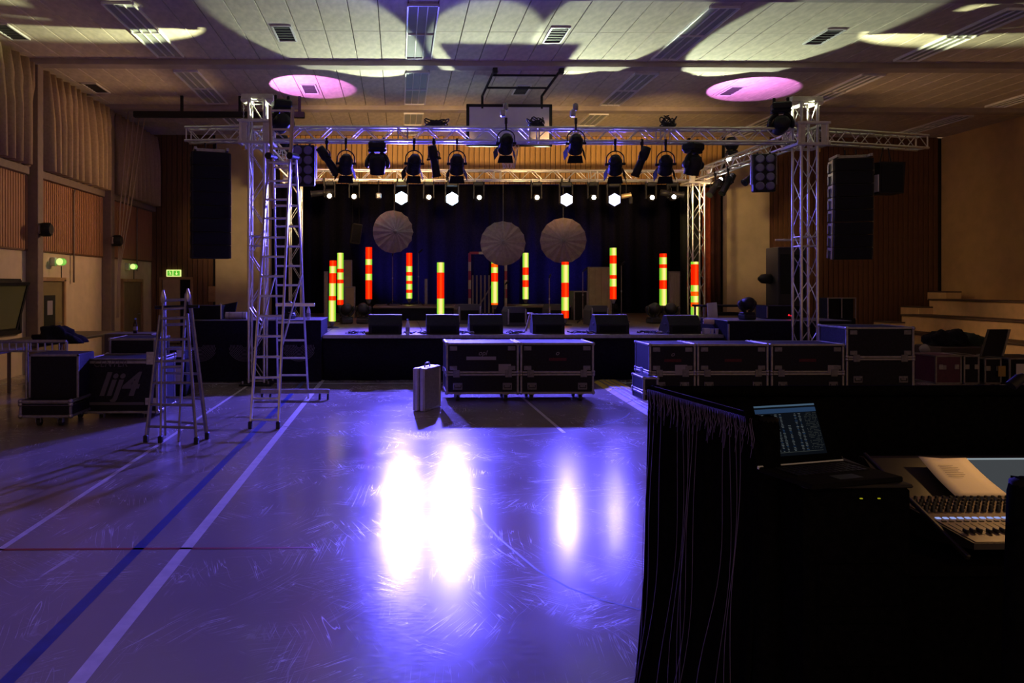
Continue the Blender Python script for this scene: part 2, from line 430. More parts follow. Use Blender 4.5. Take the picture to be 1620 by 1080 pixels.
# ---- end wall: wood, plaster piers, honey-wood fascia and the black stage opening
XO0, XO1 = UX(428, YB), UX(1118, YB)      # stage opening
ZO = UZ(291, YB)
wb = bpy.data.objects.new('wall_end', None); COL.objects.link(wb); struct(wb, 'end wall with dark boards, plaster piers and honey-coloured boards over the stage')
XA, XP = UX(342, YB), UX(1215, YB)
XPL = UX(1148, YB)
MB().box(((XL+XA)/2, YB+.12, ZC/2), (XA-XL, .2, ZC)).build('board_backing', black, wb)
MB().box(((XP+XR)/2, YB+.12, ZC/2), (XR-XP, .2, ZC)).build('board_backing', black, wb)
MB().box(((XA+XO0)/2, YB+.05, ZC/2), (XO0-XA, .3, ZC)).build('pier', plaster, wb)
MB().box(((XPL+XP)/2, YB+.05, ZC/2), (XP-XPL, .3, ZC)).build('pier', plaster, wb)
MB().box(((XO0+XPL)/2, YB+.15, (ZO+ZC)/2), (XPL-XO0, .2, ZC-ZO)).build('fascia_backing', black, wb)
pwid = .165
def boards(xa, xb, z0, z1, m, name):
    me = MB().cbox((0, 0, (z0+z1)/2), (pwid-.018, .03, z1-z0), .004).mesh(name, m)
    x = xa+pwid/2
    while x < xb-pwid/2+.01:
        inst(name, me, wb, (x, YB-.005+random.uniform(-.003, .003), 0)); x += pwid
boards(XL, XA, 0, ZC, wooddk, 'board'); boards(XP, XR, 0, ZC, wooddk, 'board')
boards(XO0+.3, XPL-.1, ZO, ZC, woodfa, 'fascia_board')
# corner door in end wall
t = bpy.data.objects.new('door_3', None); COL.objects.link(t); x0_, x1_ = UX(253, YB), UX(306, YB); t.location = (x0_, YB-.03, 0); struct(t, 'half-open pale door in brown frame in the corner of the end wall')
W = x1_-x0_; h = 2.1
mb = MB(); mb.cbox((.04, 0, h/2), (.08, .1, h), .006); mb.cbox((W-.04, 0, h/2), (.08, .1, h), .006); mb.cbox((W/2, 0, h), (W, .1, .08), .006); mb.build('door_frame', framem, t)
MB().box((W/2, .0, h/2), (W-.12, .03, h-.05)).build('dark_gap', blackm, t)
MB().box((W*.36, -.03, h/2), (W*.52, .04, h-.08)).build('leaf', mat('pale_door', (.42, .30, .17), .6, 0, 4, .1), t)
MB().tube((W*.56, -.05, 1.02), (W*.56, -.1, 1.02), .012).tube((W*.56, -.1, 1.02), (W*.46, -.1, 1.02), .012).build('handle', zinc, t)
# thermostat-like plates on boards
tag(MB().cbox(U(336, 465, YB-.03), (.26, .04, .5), .01).build('wall_cabinet', framem), 'small brown cabinet on dark boards behind the hanging speakers', 'cabinet')
# stage opening interior
st_in = struct(MB().box(((XO0+XPL)/2, 29.5, 3.2), (XPL-XO0+3, .1, 6.6)).build('wall_backstage', molton), 'black back wall of the stage opening')
for xs in (XO0-.6, XPL+.6): struct(MB().box((xs, 26.6, 3.2), (.1, 6, 6.6)).build('wall_stage_side', molton), 'black side wall of the stage opening')
struct(MB().box(((XO0+XPL)/2, 26.6, 5.6), (XPL-XO0+2, 6, .1)).build('ceiling_stage', molton), 'black ceiling over the stage opening')
def drape(name, xa, xb, y, z0, z1, m, label, cat, pitch=.5, amp=.08, group=None):
    mb = MB(); n = int((xb-xa)/.05)+1; V = []
    for i in range(n+1):
        x = xa+(xb-xa)*i/n; ph = x*2*math.pi/pitch+math.sin(x*1.7)
        V += [(x, y+amp*.6*math.sin(ph), z1), (x+.02*math.sin(ph*1.3), y+amp*math.sin(ph), z0)]
    mb.add(V, [(2*i, 2*i+1, 2*i+3, 2*i+2) for i in range(n)], True)
    o = mb.build(name, m); o.modifiers.new('s', 'SOLIDIFY').thickness = .008
    return tag(o, label, cat, group)
bd = mat('backdrop_molton', (.013, .012, .022), 1.0, 0, 20, .3, .1, .0)
drape('stage_curtain', XO0+.4, XPL-1.0, 25.6, .912, 5.5, bd, 'wide black backdrop curtain behind the stage', 'curtain', .6, .1)
drape('stage_curtain', XO0-.05, XO0+.9, 23.95, .912, 5.5, bd, 'narrow black side curtain left of the stage opening', 'curtain', .4, .07)
drape('stage_curtain', XO1-.75, XO1-.1, 23.85, .912, 5.5, mat('dark_green_velvet', (.012, .016, .013), .9), 'narrow dark green side curtain right of the stage', 'curtain', .3, .06)
drape('stage_curtain', XO1-.02, XO1+.26, 23.78, .912, 5.1, mat('rust_velvet', (.42, .07, .02), .85, 0, 9, .2), 'rust red stage curtain folded beside the right plaster pier', 'curtain', .16, .04)
drape('stage_curtain', XO1+.27, XPL+.0, 23.82, .912, 5.1, mat('dark_rust_velvet', (.06, .018, .012), .9), 'dark brown curtain edge against the right plaster pier', 'curtain', .2, .05)
# ---- tiered seating along the right wall
tier_m = mat('ochre_step', (.68, .47, .22), .8, 0, 4, .1); tread_m = mat('dark_tread', (.10, .065, .04), .7, 0, 5, .2)
XR_ = XR-.01
seats = thing('tiered_seating', 'ochre tiered seating steps with dark treads along the right wall', 'seating', (0, 0, 0))
xt, n_t = XR-.75, 5
for k in range(5):
    zt = 1.42-.47*k
    if zt < .1: zt = .1
    xa = XR-1.45-.86*k
    MB().box(((xa+XR_)/2, 15.6, zt/2), (XR_-xa, 13.0, zt)).build('tier', tier_m, seats)
    MB().cbox(((xa+.38), 15.6, zt+.02), (.86, 13.0, .05), .008).build('tread', tread_m, seats)
    for hh in (0, 1):
        z2 = zt+.235*hh+.0; xs = xa+.43*hh
        if hh: 
            MB().box((xs+.22, 22.35, z2-.12), (.46, .8, .235)).build('step', tier_m, seats)
            MB().cbox((xs+.22, 22.35, z2+.02), (.48, .82, .04), .006).build('step_tread', tread_m, seats)
# ================================================================== STAGE
YS, ZS = 14.4, .9
XS0, XS1 = UX(510, YS), UX(1150, YS)
stage = thing('stage', 'low stage of timber decks with black skirt across the hall end', 'stage', (0, 0, 0))
deck_m = mat('stage_deck', (.20, .15, .11), .38, 0, 3, .2, .05)
nx = 4; dw = (XS1-XS0)/nx
me = MB().cbox((0, 0, 0), (dw-.012, .988, .06), .006).mesh('deck', deck_m)
for i in range(nx):
    for j in range(11): inst('deck', me, stage, (XS0+dw*(i+.5), YS+.5+j, ZS-.03))
MB().box(((XS0+XS1)/2, YS+5.6, .3), (XS1-XS0-.3, 10.6, .55)).build('understructure', molton, stage)
for xa, xb in ((XO0+.03, XS0-.006), (XS1+.006, XPL-.03)):
    me = MB().cbox((0, 0, 0), ((xb-xa)/2-.012, .988, .06), .006).mesh('deck', deck_m)
    for i in range(2):
        for j in range(10): inst('deck', me, stage, (xa+(xb-xa)*(i+.5)/2, 16.1+j, ZS-.03))
    MB().box(((xa+xb)/2, 20.7, .42), (xb-xa-.02, 10.0, .83)).build('understructure', molton, stage)
mb = MB(); V = []; n = 240
for i in range(n+1):
    x = XS0+(XS1-XS0)*i/n; V += [(x, YS+.02+.008*math.sin(x*11), ZS-.055), (x, YS+.02+.02*math.sin(x*11+.4*math.sin(x*3)), .01)]
mb.add(V, [(2*i, 2*i+1, 2*i+3, 2*i+2) for i in range(n)], True)
o = mb.build('skirt', cloth, stage); o.modifiers.new('s', 'SOLIDIFY').thickness = .006
MB().cbox(((XS0+XS1)/2, YS-.0, ZS-.03), (XS1-XS0, .03, .07), .006).build('edge_profile', aludk, stage)
# drum risers
RIS = []
def zfloor(x, y): return max([ZS]+[r[4] for r in RIS if r[0]-.1 < x < r[1]+.1 and r[2]-.1 < y < r[3]+.1])
def riser(px0, px1, pyt, Y, dep, label):
    a, b_ = U(px0, pyt, Y), U(px1, pyt, Y); t = thing('riser', label, 'riser', ((a.x+b_.x)/2, Y+dep/2, ZS)); W = b_.x-a.x; H = a.z-ZS
    MB().cbox((0, 0, H-.03), (W, dep, .06), .006).build('deck', deck_m, t); RIS.append((a.x, b_.x, Y, Y+dep, a.z))
    MB().box((0, 0, (H-.06)/2), (W-.06, dep-.06, H-.06)).build('skirt', cloth, t)
riser(590, 742, 484, 20.2, 2.2, 'black-skirted riser behind the second and third monitor')
riser(815, 905, 483, 20.6, 1.6, 'black-skirted riser under the fourth monitor gap')
# ---- subwoofer stacks under black cloth at both stage ends
def sub_block(xa, xb, Y, dep, zt, label, rings, group=None):
    t = thing('subwoofer_bank', label, 'speaker', ((xa+xb)/2, Y+dep/2, 0)); W = xb-xa
    MB().cbox((0, 0, zt/2), (W, dep, zt), .015).build('covered_body', cloth, t)
    MB().cbox((0, 0, zt+.006), (W+.01, dep+.01, .012), .004).build('top_board', mat('grey_top_board', (.16, .15, .16), .35, 0, 6, .2), t)
    for xr in rings:
        for k in range(11):
            r = .06+.027*k
            pts = []
            for q in range(40):
                an = R(180)+R(180)*q/39*1.0
                pts.append((xr-(xa+xb)/2+r*math.cos(an), -dep/2-.008, zt*.52+r*math.sin(an)*.95+.1))
            lim = [p for p in pts if abs(p[0]-(xr-(xa+xb)/2)) <= .30]
            MB().path(lim, .0035, 4).build('grille_ring', zinc if False else greytape, t)
    return t
sub_block(UX(303, 14.3), XS0-.01, 14.25, 1.3, UZ(507, 14.3, 400), 'black-cloth-covered subwoofer bank left of the stage behind ladders', [UX(318, 14.3), UX(388, 14.3), UX(474, 14.3)])
XW0 = UX(1148, 14.3)
sub_block(XW0, UX(1342, 14.3), 14.2, 1.3, UZ(508, 14.2, 1240), 'black box speaker bank right of the stage behind the flight cases', [])
MB().cbox((0, 0, 0), (.03, .03, .75), .004).build('edge_strip', aludk, None, (XW0+.01, 14.19, .75))
bpy.data.objects['edge_strip']['label'] = 'upright aluminium edge strip on the right speaker bank'; bpy.data.objects['edge_strip']['category'] = 'strip'
# ================================================================== TRUSS RIG
def truss(name, label, p0, p1, s=.29, pitch=.3, group='aluminium truss rig', up=(0, 0, 1), r=.025, sparse=1):
    p0, p1 = Vector(p0), Vector(p1); L = (p1-p0).length
    X = (p1-p0).normalized(); upv = Vector(up); Yv = upv.cross(X).normalized(); Zv = X.cross(Yv)
    M = Matrix((X, Yv, Zv)).transposed()
    t = thing(name, label, 'truss', p0, 0, group, M.to_euler())
    h = s/2-r
    for a in (-1, 1):
        for b_ in (-1, 1): MB().tube((0, a*h, b_*h), (L, a*h, b_*h), r, 10).build('chord', alu, t)
    n = max(2, int(round(L/pitch))); st = L/n
    var = {}
    for f in range(4):
        for i in range(n):
            x0, x1 = .02, st-.02
            u0, u1 = (-h, h) if (i+f) % 2 else (h, -h)
            if f == 0: q = ((x0, -h, u0), (x1, -h, u1))
            elif f == 1: q = ((x0, h, u1), (x1, h, u0))
            elif f == 2: q = ((x0, u0, h), (x1, u1, h))
            else: q = ((x0, u1, -h), (x1, u0, -h))
            key = (f, u0 > 0)
            if key not in var: var[key] = MB().tube(q[0], q[1], .0095, 6, None, False).mesh('brace', alu)
            inst('brace', var[key], t, (i*st, 0, 0))
    xs = [.03, L-.03]+[k*L/ max(1, int(L/2.5)) + d for k in range(1, int(L/2.5)) for d in (-.09, .09)]
    for x in xs:
        mb = MB()
        for a in (-1, 1): mb.tube((x, a*h, -h), (x, a*h, h), .014, 6); mb.tube((x, -h, a*h), (x, h, a*h), .014, 6)
        mb.build('end_frame', alu, t)
    return t
YF, YR, ZB = 13.9, 19.05, 4.76
XTL, XTR = UX(408, YF), UX(1273.5, YF)
XRL, XRR = UX(468, YR), UX(1101.5, YR)
ZTT = UZ(160, YF)
sk = .26
TW = {}
TW[0] = truss('truss_tower', 'front left truss tower behind the tall ladder', (XTL, YF, .05), (XTL, YF, ZTT), .34, .5, up=(0, 1, 0))
TW[1] = truss('truss_tower', 'front right truss tower beside the right speaker array', (XTR, YF, .05), (XTR, YF, ZTT), .36, .5, up=(0, 1, 0))
TW[2] = truss('truss_tower', 'rear left truss tower behind the tall ladder on stage', (XRL, YR, ZS+.04), (XRL, YR, ZB-.15), .34, .5, up=(0, 1, 0))
TW[3] = truss('truss_tower', 'rear right truss tower beside the rust curtain', (XRR, YR, ZS+.04), (XRR, YR, ZB-.15), .36, .5, up=(0, 1, 0))
truss('truss_beam', 'front truss beam carrying theatre lamps between the towers', (XTL+sk, YF, ZB), (XTR-sk, YF, ZB), .30, .295)
truss('truss_beam', 'rear truss beam carrying blue and white lamps', (XRL+.2, YR, ZB), (XRR-.2, YR, ZB), .30, .295)
truss('truss_beam', 'left side truss beam running back to the rear tower', (XTL, YF+sk, ZB), (XRL, YR-.2, ZB), .30, .3)
truss('truss_beam', 'right side truss beam running back to the rear tower', (XTR, YF+sk, ZB), (XRR, YR-.2, ZB), .30, .3)
truss('truss_wing', 'short truss arm holding the left speaker array', (XTL-sk, YF, ZB), (UX(296, YF+.1), YF+.1, ZB), .30, .3)
truss('truss_wing', 'short truss arm holding the right speaker array', (XTR+sk, YF, ZB), (UX(1460, YF+.6), YF+.6, ZB), .30, .3)
grey_al = mat('painted_grey_plate', (.50, .48, .43), .5, .3, 9, .1)
def sleeve(x, y, lab):
    t = thing('sleeve_block', lab, 'truss block', (x, y, ZB), 0, 'truss corner blocks')
    for z in (-.2, .2):
        mb = MB(); b_ = .29
        for q in (-1, 1): mb.cbox((q*b_, 0, z), (.06, .64, .05), .005); mb.cbox((0, q*b_, z), (.52, .06, .05), .005)
        mb.build('ring_frame', grey_al, t)
    for a in (-1, 1):
        for b_ in (-1, 1):
            MB().cbox((a*.27, b_*.27, 0), (.05, .05, .36), .005).build('upright', alu, t)
    for q in (-1, 1): MB().cbox((q*.2, -.28, 0), (.1, .012, .34), .003).build('side_plate', grey_al, t)
    for q in (-1, 1):
        for z in (-.12, .12): MB().tube((q*.19, -.2, z), (q*.19, -.26, z), .03, 8).build('roller', black, t)
sleeve(XTL, YF, 'sleeve block clamping beams round the front left tower'); sleeve(XTR, YF, 'sleeve block clamping beams round the front right tower')
sleeve(XRR, YR, 'corner block on top of the rear right tower'); sleeve(XRL, YR, 'corner block on top of the rear left tower')
def head_section(x, y, side, tw):
    o = Vector((x, y, ZTT)); P = []
    P.append(MB().cbox(o+Vector((0, 0, .05)), (.60, .22, .10), .01).build('head_plate', grey_al))
    for q in (-1, 1):
        P.append(MB().tube(o+Vector((q*.24, -.1, 0)), o+Vector((q*.24, .1, 0)), .07, 12).build('pulley', alu))
        P.append(MB().cbox(o+Vector((q*.12, 0, -.03)), (.05, .3, .1), .006).build('head_bracket', alu))
    for k in range(22):
        M = rz(R(90*(k % 2)))
        P.append(MB().path([M @ Vector((.012*math.cos(q), 0, .022*math.sin(q)))+o+Vector((side*.27, 0, -.08-.036*k)) for q in [R(45*i) for i in range(8)]], .005, 4, True).build('chain_link', zinc))
    P.append(MB().cbox(o+Vector((side*.27, 0, -.9)), (.05, .04, .1), .01).build('chain_hook', mat('yellow_hook', (.6, .4, .05), .5)))
    for p in P: attach(p, tw)
head_section(XTL, YF, -1, TW[0]); head_section(XTR, YF, 1, TW[1])
for x, y, z, tw in ((XTL, YF, 0, TW[0]), (XTR, YF, 0, TW[1]), (XRL, YR, ZS, TW[2]), (XRR, YR, ZS, TW[3])):
    attach(MB().cbox((x, y, z+.02), (.6, .6, .04), .008).build('foot_plate', black), tw)
    for a in (-1, 1):
        for b_ in (-1, 1): attach(MB().tube((x+a*.24, y+b_*.24, z+.04), (x+a*.24, y+b_*.24, z+.09), .02, 8).build('screw_jack', zinc), tw)
# ================================================================== THEATRE LAMPS
def clamp(t, z=0., dx=0.):
    MB().cbox((dx, 0, z), (.05, .06, .12), .01).cbox((dx, 0, z-.1), (.035, .035, .12), .006).build('clamp', black, t)
def yoke(t, w_, zc, top, r=.012, m=None):
    pts = [(-w_, 0, zc)]+[(w_*math.cos(a), 0, zc+(top-zc)*(.35+.65*math.sin(a)) if a else zc) for a in [R(180-15*i) for i in range(1, 12)]]+[(w_, 0, zc)]
    MB().path(pts, r, 6).build('yoke', m or black, t)
def fresnel(loc, tilt, turn, label, doors=True, drop=.42, sc=1., roll=0, lit=None):
    t = thing('fresnel_lamp', label, 'lamp', loc, turn, 'theatre lamps on the front truss')
    zc = -drop
    clamp(t); yoke(t, .165*sc, zc, -.17)
    M = rx(R(-90)-tilt)           # local +Z axis of the lathe becomes forward(+Y) and tilted down
    M = rx(-tilt) @ rx(R(-90))
    body = MB().lathe([(.02, -.19), (.085, -.17), (.115, -.10), (.125, 0), (.125, .12), (.14, .14), (.14, .18)], 16, M, (0, 0, zc))
    for k in range(4): body.lathe([(.131, -.08+.04*k), (.131, -.07+.04*k)], 16, M, (0, 0, zc))
    body.build('housing', black, t)
    MB().lathe([(.12, .181), (.08, .19), (.02, .195)], 16, M, (0, 0, zc)).build('lens', glass, t)
    for q in (-1, 1): MB().tube((q*.12, 0, zc), (q*.19, 0, zc), .025, 8).build('tilt_knob', black, t)
    if doors:
        for k in range(4):
            A = M @ rz(R(90*k)+roll)
            w2 = .15 if k % 2 == 0 else .12
            pts = [(-.12, .15), (.12, .15), (w2, .28), (-w2, .28)]
            V = []
            for (x, z) in pts:
                for off in (0, .006): V.append(A @ Vector((x, .14+(z-.15)*.45+off, z+.03))+Vector((0, 0, zc)))
            MB().add(V, [(0, 2, 4, 6), (1, 7, 5, 3), (0, 1, 3, 2), (2, 3, 5, 4), (4, 5, 7, 6), (6, 7, 1, 0)]).build('barn_door', blackm, t)
    return t
def profile_lamp(loc, tilt, turn, label, group='theatre lamps on the front truss'):
    t = thing('profile_spotlight', label, 'lamp', loc, turn, group)
    zc = -.33; clamp(t); yoke(t, .13, zc, -.17)
    M = rx(-tilt) @ rx(R(-90))
    MB().lathe([(.03, -.26), (.08, -.25), (.09, -.12), (.09, -.02), (.07, .0), (.07, .1), (.075, .12), (.075, .30), (.085, .31), (.085, .34)], 14, M, (0, 0, zc)).build('barrel', black, t)
    MB().lathe([(.07, .341), (.01, .345)], 14, M, (0, 0, zc)).build('lens', glass, t)
    for q in (-1, 1): MB().tube((q*.08, 0, zc), (q*.15, 0, zc), .02, 8).build('tilt_knob', black, t)
    MB().cbox(M @ Vector((.09, 0, -.02))+Vector((0, 0, zc)), (.05, .05, .05), .01).build('shutter_knob', black, t)
    return t
def moving_head(loc, label, up=1, tilt=0., turn=0., group='moving heads', sc=1., m=None):
    # up=1 hangs from a truss, up=-1 stands on a surface
    m = m or black
    t = thing('moving_head', label, 'lamp', loc, turn, group); t.scale = (sc, sc, sc)
    s = -up
    MB().cbox((0, 0, s*.08), (.34, .30, .15), .03).build('base', m, t)
    for q in (-1, 1):
        MB().path([(q*.205*math.sin(R(a)), 0, s*.42-s*.215*math.cos(R(a))) for a in range(15, 106, 15)], .042, 8).lathe([(.05, -.03), (.085, -.02), (.085, .02), (.05, .03)], 12, ry(R(90)), (q*.2, 0, s*.42)).build('yoke_arm', m, t)
    MB().cbox((0, 0, s*.17), (.36, .18, .06), .02).build('yoke_bridge', m, t)
    M = rx(-tilt) @ rx(R(-90)); c = (0, 0, s*.42)
    MB().lathe([(.05, -.19), (.12, -.17), (.155, -.09), (.16, .05), (.145, .13), (.145, .2)], 18, M, c).build('head', m, t)
    MB().lathe([(.125, .2), (.07, .212), (.01, .215)], 16, M, c).build('lens', mat('lens_glass', (.03, .03, .06), .05, 0), t)
    if up > 0:
        for q in (-1, 1): MB().cbox((q*.12, 0, .03), (.05, .06, .12), .01).build('clamp', m, t)
    return t
zf = ZB-.15
for px, lab, ti, tu in ((548, 'barn-door fresnel lamp nearest the left truss tower', .75, .15), (655, 'barn-door fresnel lamp above the left bright blue lamp', .75, .15), (722, 'barn-door fresnel lamp just left of the backboard', .85, -.05),
                (970, 'barn-door fresnel lamp above the right pair of blue lamps', .75, -.25), (1049, 'barn-door fresnel lamp left of the right hanging moving head', .75, -.25)):
    fresnel(Vector((UX(px, YF), YF-.13, zf)), ti, tu, lab)
for px, lab in ((800, 'barn-door fresnel lamp in front of the basketball backboard'), (910, 'barn-door fresnel lamp right of the backboard, mounted high')):
    o = fresnel(Vector((UX(px, YF-.2), YF-.25, zf+.37)), .7, 0 if px < 900 else -.12, lab)
    MB().cbox((-.05, .05, .16), (.1, .12, .14), .02).build('lamp_tail', zinc, o)
    MB().lathe([(.02, -.07), (.05, -.05), (.05, .05), (.02, .07)], 10, None, (0, .05, .28)).build('rear_spot', aludk, o)
for px, lab, tu, ti in ((518, 'black profile spotlight angled right beside the left blinder', -1.0, .9), (686, 'black profile spotlight hanging steeply between two fresnels', -.6, 1.25), (1012, 'black profile spotlight leaning left in the right lamp group', .9, 1.15)):
    profile_lamp(Vector((UX(px, YF), YF-.13, zf)), ti, tu, lab)
moving_head(Vector((UX(597, YF), YF-.05, zf)), 'large round moving head hanging between fresnels on the left', 1, 1.2, 0, sc=.98)
moving_head(Vector((UX(1095, YF), YF-.05, zf)), 'large moving head hanging near the right side truss', 1, 1.3, .5, sc=.98)
# cable heaps on top of the front truss
def cable_heap(loc, label, r=.24, n=9, h=.16, seed=1):
    rd = random.Random(seed); t = thing('cable_coil', label, 'cable', loc, 0, 'cable coils on top of the truss')
    for k in range(n):
        a0 = rd.uniform(0, 6.28); rr = r*rd.uniform(.45, 1); pts = []
        for i in range(22):
            a = a0+i*.33
            pts.append((rr*math.cos(a)*(1+.08*math.sin(i)), .08*math.sin(a), .012+h*(k/n)*(.7+.3*math.sin(i*.9+k))))
        MB().path(pts, .012, 5).build('cable_loop', rubber, t)
    return t
zt_ = ZB+.15
cable_heap((UX(690, YF), YF, zt_), 'loose black cable coil on front truss left of the backboard', seed=1)
cable_heap((UX(848, YF), YF, zt_), 'black cable coil on front truss before the backboard', .17, 9, .2, 2)
cable_heap((UX(1057, YF), YF, zt_), 'black cable coil on front truss above the right fresnels', .17, 9, .24, 3)
for px, lab in ((575, 'left'), (1040, 'right')):
    t = thing('work_light', 'small glowing work light lying on the %s half of front truss' % lab, 'lamp', (UX(px, YF+.1), YF+.12, zt_), 0, 'small lights on the truss')
    MB().cbox((0, 0, .015), (.34, .06, .03), .006).build('housing', grey_al, t)
    MB().box((0, 0, .033), (.30, .04, .006)).build('tube', emit('work_tube', (1, .85, .35), 3), t)
# ---- blinders
def blinder(loc, turn, label):
    t = thing('blinder_light', label, 'lamp', loc, turn, 'eight-lamp blinders')
    MB().cbox((0, 0, -.42), (.44, .16, .78), .02).build('housing', black, t)
    for a in (-1, 1):
        MB().tube((a*.12, 0, 0), (a*.12, 0, -.06), .02).build('clamp', black, t)
        MB().cbox((a*.245, 0, -.35), (.02, .05, .62), .004).build('side_bracket', aludk, t)
    lm = mat('blinder_lens', (.02, .018, .035), .5, 0); rm = mat('blinder_ring', (.13, .11, .20), .5, .2)
    for i in range(2):
        for k in range(4):
            c = (-.1+.2*i, -.08, -.14-.185*k)
            g = MB().lathe([(.055, 0), (.085, .0), (.085, .03), (.06, .03)], 14, rx(R(90)), c).build('lamp_rim', rm, t)
            MB().lathe([(.062, .006), (.04, .016), (.012, .02)], 12, rx(R(90)), c).build('lamp', lm, g)
blinder(Vector((UX(480, YF+.1), YF+.1, ZB-.16)), R(0), 'eight-lamp blinder hanging behind the tall ladder')
blinder(Vector((UX(1208, YF+.9), YF+.9, ZB-.15)), R(-8), 'eight-lamp blinder hanging under the right side truss')
# side truss lamps
for k, (px, py, Y, tu, ti, lab) in enumerate(((1172, 262, 16.9, 2.0, .9, 'black profile spotlight clamped under right side truss'), (1160, 215, 15.6, 1.8, .6, 'profile spotlight on top of the right side truss'), (1138, 240, 17.6, 2.2, .7, 'rear profile spotlight on the right side truss'))):
    profile_lamp((XTR+(XRR-XTR)*(Y-YF)/(YR-YF)-.13, Y, ZB-.15), ti, tu, lab, 'side truss lamps')
for px, py, Y, lab in ((1140, 284, 17.9, 'bright bare lamp at the rear of the right side truss'), (1153, 251, 17.0, 'bright bare lamp midway along the right side truss')):
    p = U(px, py, Y); t = thing('bare_lamp', lab, 'lamp', p, 0, 'bright lamps on the side truss')
    MB().lathe([(.01, -.05), (.04, -.03), (.045, 0), (.04, .03), (.01, .05)], 12).build('bulb', emit('bare_bulb', (1, .97, .9), 30), t)
    MB().tube((0, .03, .02), (0, .06, .25), .015).build('holder', black, t)
p = U(1198, 288, 15.6); t = thing('round_reflector', 'tilted pink-copper reflector lamp under the right side truss', 'lamp', p, .5)
MB().lathe([(.15, 0), (.16, .02), (.12, .10), (.05, .16)], 16, rx(R(-60))).build('reflector', mat('copper_reflector', (.55, .26, .16), .4, .4), t)
MB().path([(-.16, 0, 0), (-.15, 0, .2), (0, 0, .3), (.15, 0, .2), (.16, 0, 0)], .01).build('yoke', black, t)
MB().tube((0, 0, .3), (.18, -.14, .55), .015).build('stem', black, t)
# moving heads at tower tops aimed over the hall
p = U(446, 185, YF+.15); moving_head((p.x+.06, YF-.22, ZTT-.05), 'black moving head hanging beside the top of the left tower', 1, .2, .4, 'moving heads at tower tops', 1.0)
p = U(1236, 175, YF+.15); moving_head((p.x-.14, YF-.1, ZTT-.02), 'black moving head hanging beside the top of the right tower', 1, .2, -.3, 'moving heads at tower tops', 1.0)
WHITE = (.86, 1.0, .72)
pl_, pr_ = U(440, 150, YF+.3), U(1243, 150, YF+.3)
for x, xt in ((XTL+.52, XTL-2.6), (XTR-.54, XTR+2.6)):
    spot('tower_head_light', (x, YF+.25, 5.03), (xt, 13.3, 6.7), P_TOWER, (.95, 1.0, .60), 42, .5, .012)
for px, lab in ((481, 'left'), (1176, 'right')):
    q = U(px, 136, 17.6)
    yb = 17.0; fr = (yb-YF)/(YR-YF); xb = XTL+(XRL-XTL)*fr if lab == 'left' else XTR+(XRR-XTR)*fr
    t = moving_head((xb, yb, ZB+.16), 'moving head standing on the %s side truss, throwing pink light on ceiling' % lab, -1, R(-80), 0, 'moving heads on side trusses', .7)
    spot('pink_light', (xb, yb+.02, ZB+.62), (q.x, 17.5, ZC), P_PINK, (.85, .27, 1.0), 66, .12, .02)
# ---- rear truss lamps
hexm = emit('blue_lens', (.42, .72, 1.0), 60); hexd = emit('blue_lens_dim', (.55, .60, 1.0), 4)
def wash(px, py, k, aim, lab, power):
    Y = YR-.28; p = U(px, py, Y)
    t = thing('led_wash_light', lab, 'lamp', (p.x, YR-.13, zf), 0, 'blue hexagonal wash lights')
    zc = p.z-zf
    for q in (-1, 1): MB().cbox((q*.1, 0, 0), (.045, .06, .12), .01).build('clamp', black, t)
    MB().cbox((0, 0, -.1), (.30, .2, .12), .02).build('base', black, t)
    for q in (-1, 1): MB().cbox((q*.17, -.02, (zc-.1)/2-.04), (.035, .09, abs(zc)+.02), .01).build('yoke_arm', black, t)
    M = rx(R(90))
    hexp = [(.185*math.sin(R(60*i)), .185*math.cos(R(60*i))) for i in range(6)]
    MB().prism(hexp, -.10, .12, None, (0, 0, zc)).build('head', black, t)
    MB().prism([(x*.90, z*.90) for x, z in hexp], -.122, -.102, None, (0, 0, zc)).build('lens', hexm if k < 2 else (hexd if k == 3 else emit('blue_lens_mid', (.55, .6, 1.0), 10)), t)
    spot('blue_light', (p.x, YR-.29, p.z), aim, power, (.11, .085, 1.0), 94, 1.0, .13)
wash(635, 313, 0, (.0, 8, 0), 'blue wash light over the left parasol', P_BLUE)
wash(715.5, 314, 1, (1.0, 8, 0), 'blue wash light right of the left parasol', P_BLUE)
wash(897, 315.5, 2, (4.0, 8, 0), 'blue wash light over the right parasol', P_BLUE*.2)
wash(973, 315.5, 3, (5.5, 9, 0), 'blue wash light at the right end of the four', P_BLUE*.09)
wm = emit('white_lens', (.97, 1.0, .92), 14)
def small_head(px, py, lab, lit=True, m=None):
    Y = YR-.26; p = U(px, py, Y)
    t = thing('beam_light', lab, 'lamp', (p.x, YR-.13, zf), 0, 'white beam lights on the rear truss'); zc = p.z-zf
    for q in (-1, 1): MB().cbox((q*.1, 0, 0), (.04, .05, .12), .01).build('clamp', zinc, t)
    MB().cbox((0, 0, -.09), (.24, .18, .10), .02).build('base', black, t)
    for q in (-1, 1): MB().cbox((q*.13, 0, zc/2-.03), (.04, .08, abs(zc)), .012).build('yoke_arm', black, t)
    MB().lathe([(.03, -.12), (.09, -.1), (.10, .0), (.085, .1)], 14, rx(R(90)), (0, .0, zc)).build('head', black, t)
    MB().lathe([(.056, .101), (.04, .112), (.01, .115)], 14, rx(R(90)), (0, 0, zc)).build('lens', m or wm, t)
    return p
names = ['leftmost white beam light of the rear truss', 'second white beam light from the left end of the rear truss', 'white beam light between the two left blue lamps', 'white beam light right of the two left blue lamps', 'white beam light left of the two right blue lamps', 'white beam light between the two right blue lamps', 'second white beam light from the right end of the rear truss', 'rightmost white beam light beside the rear tower']
WL = {}
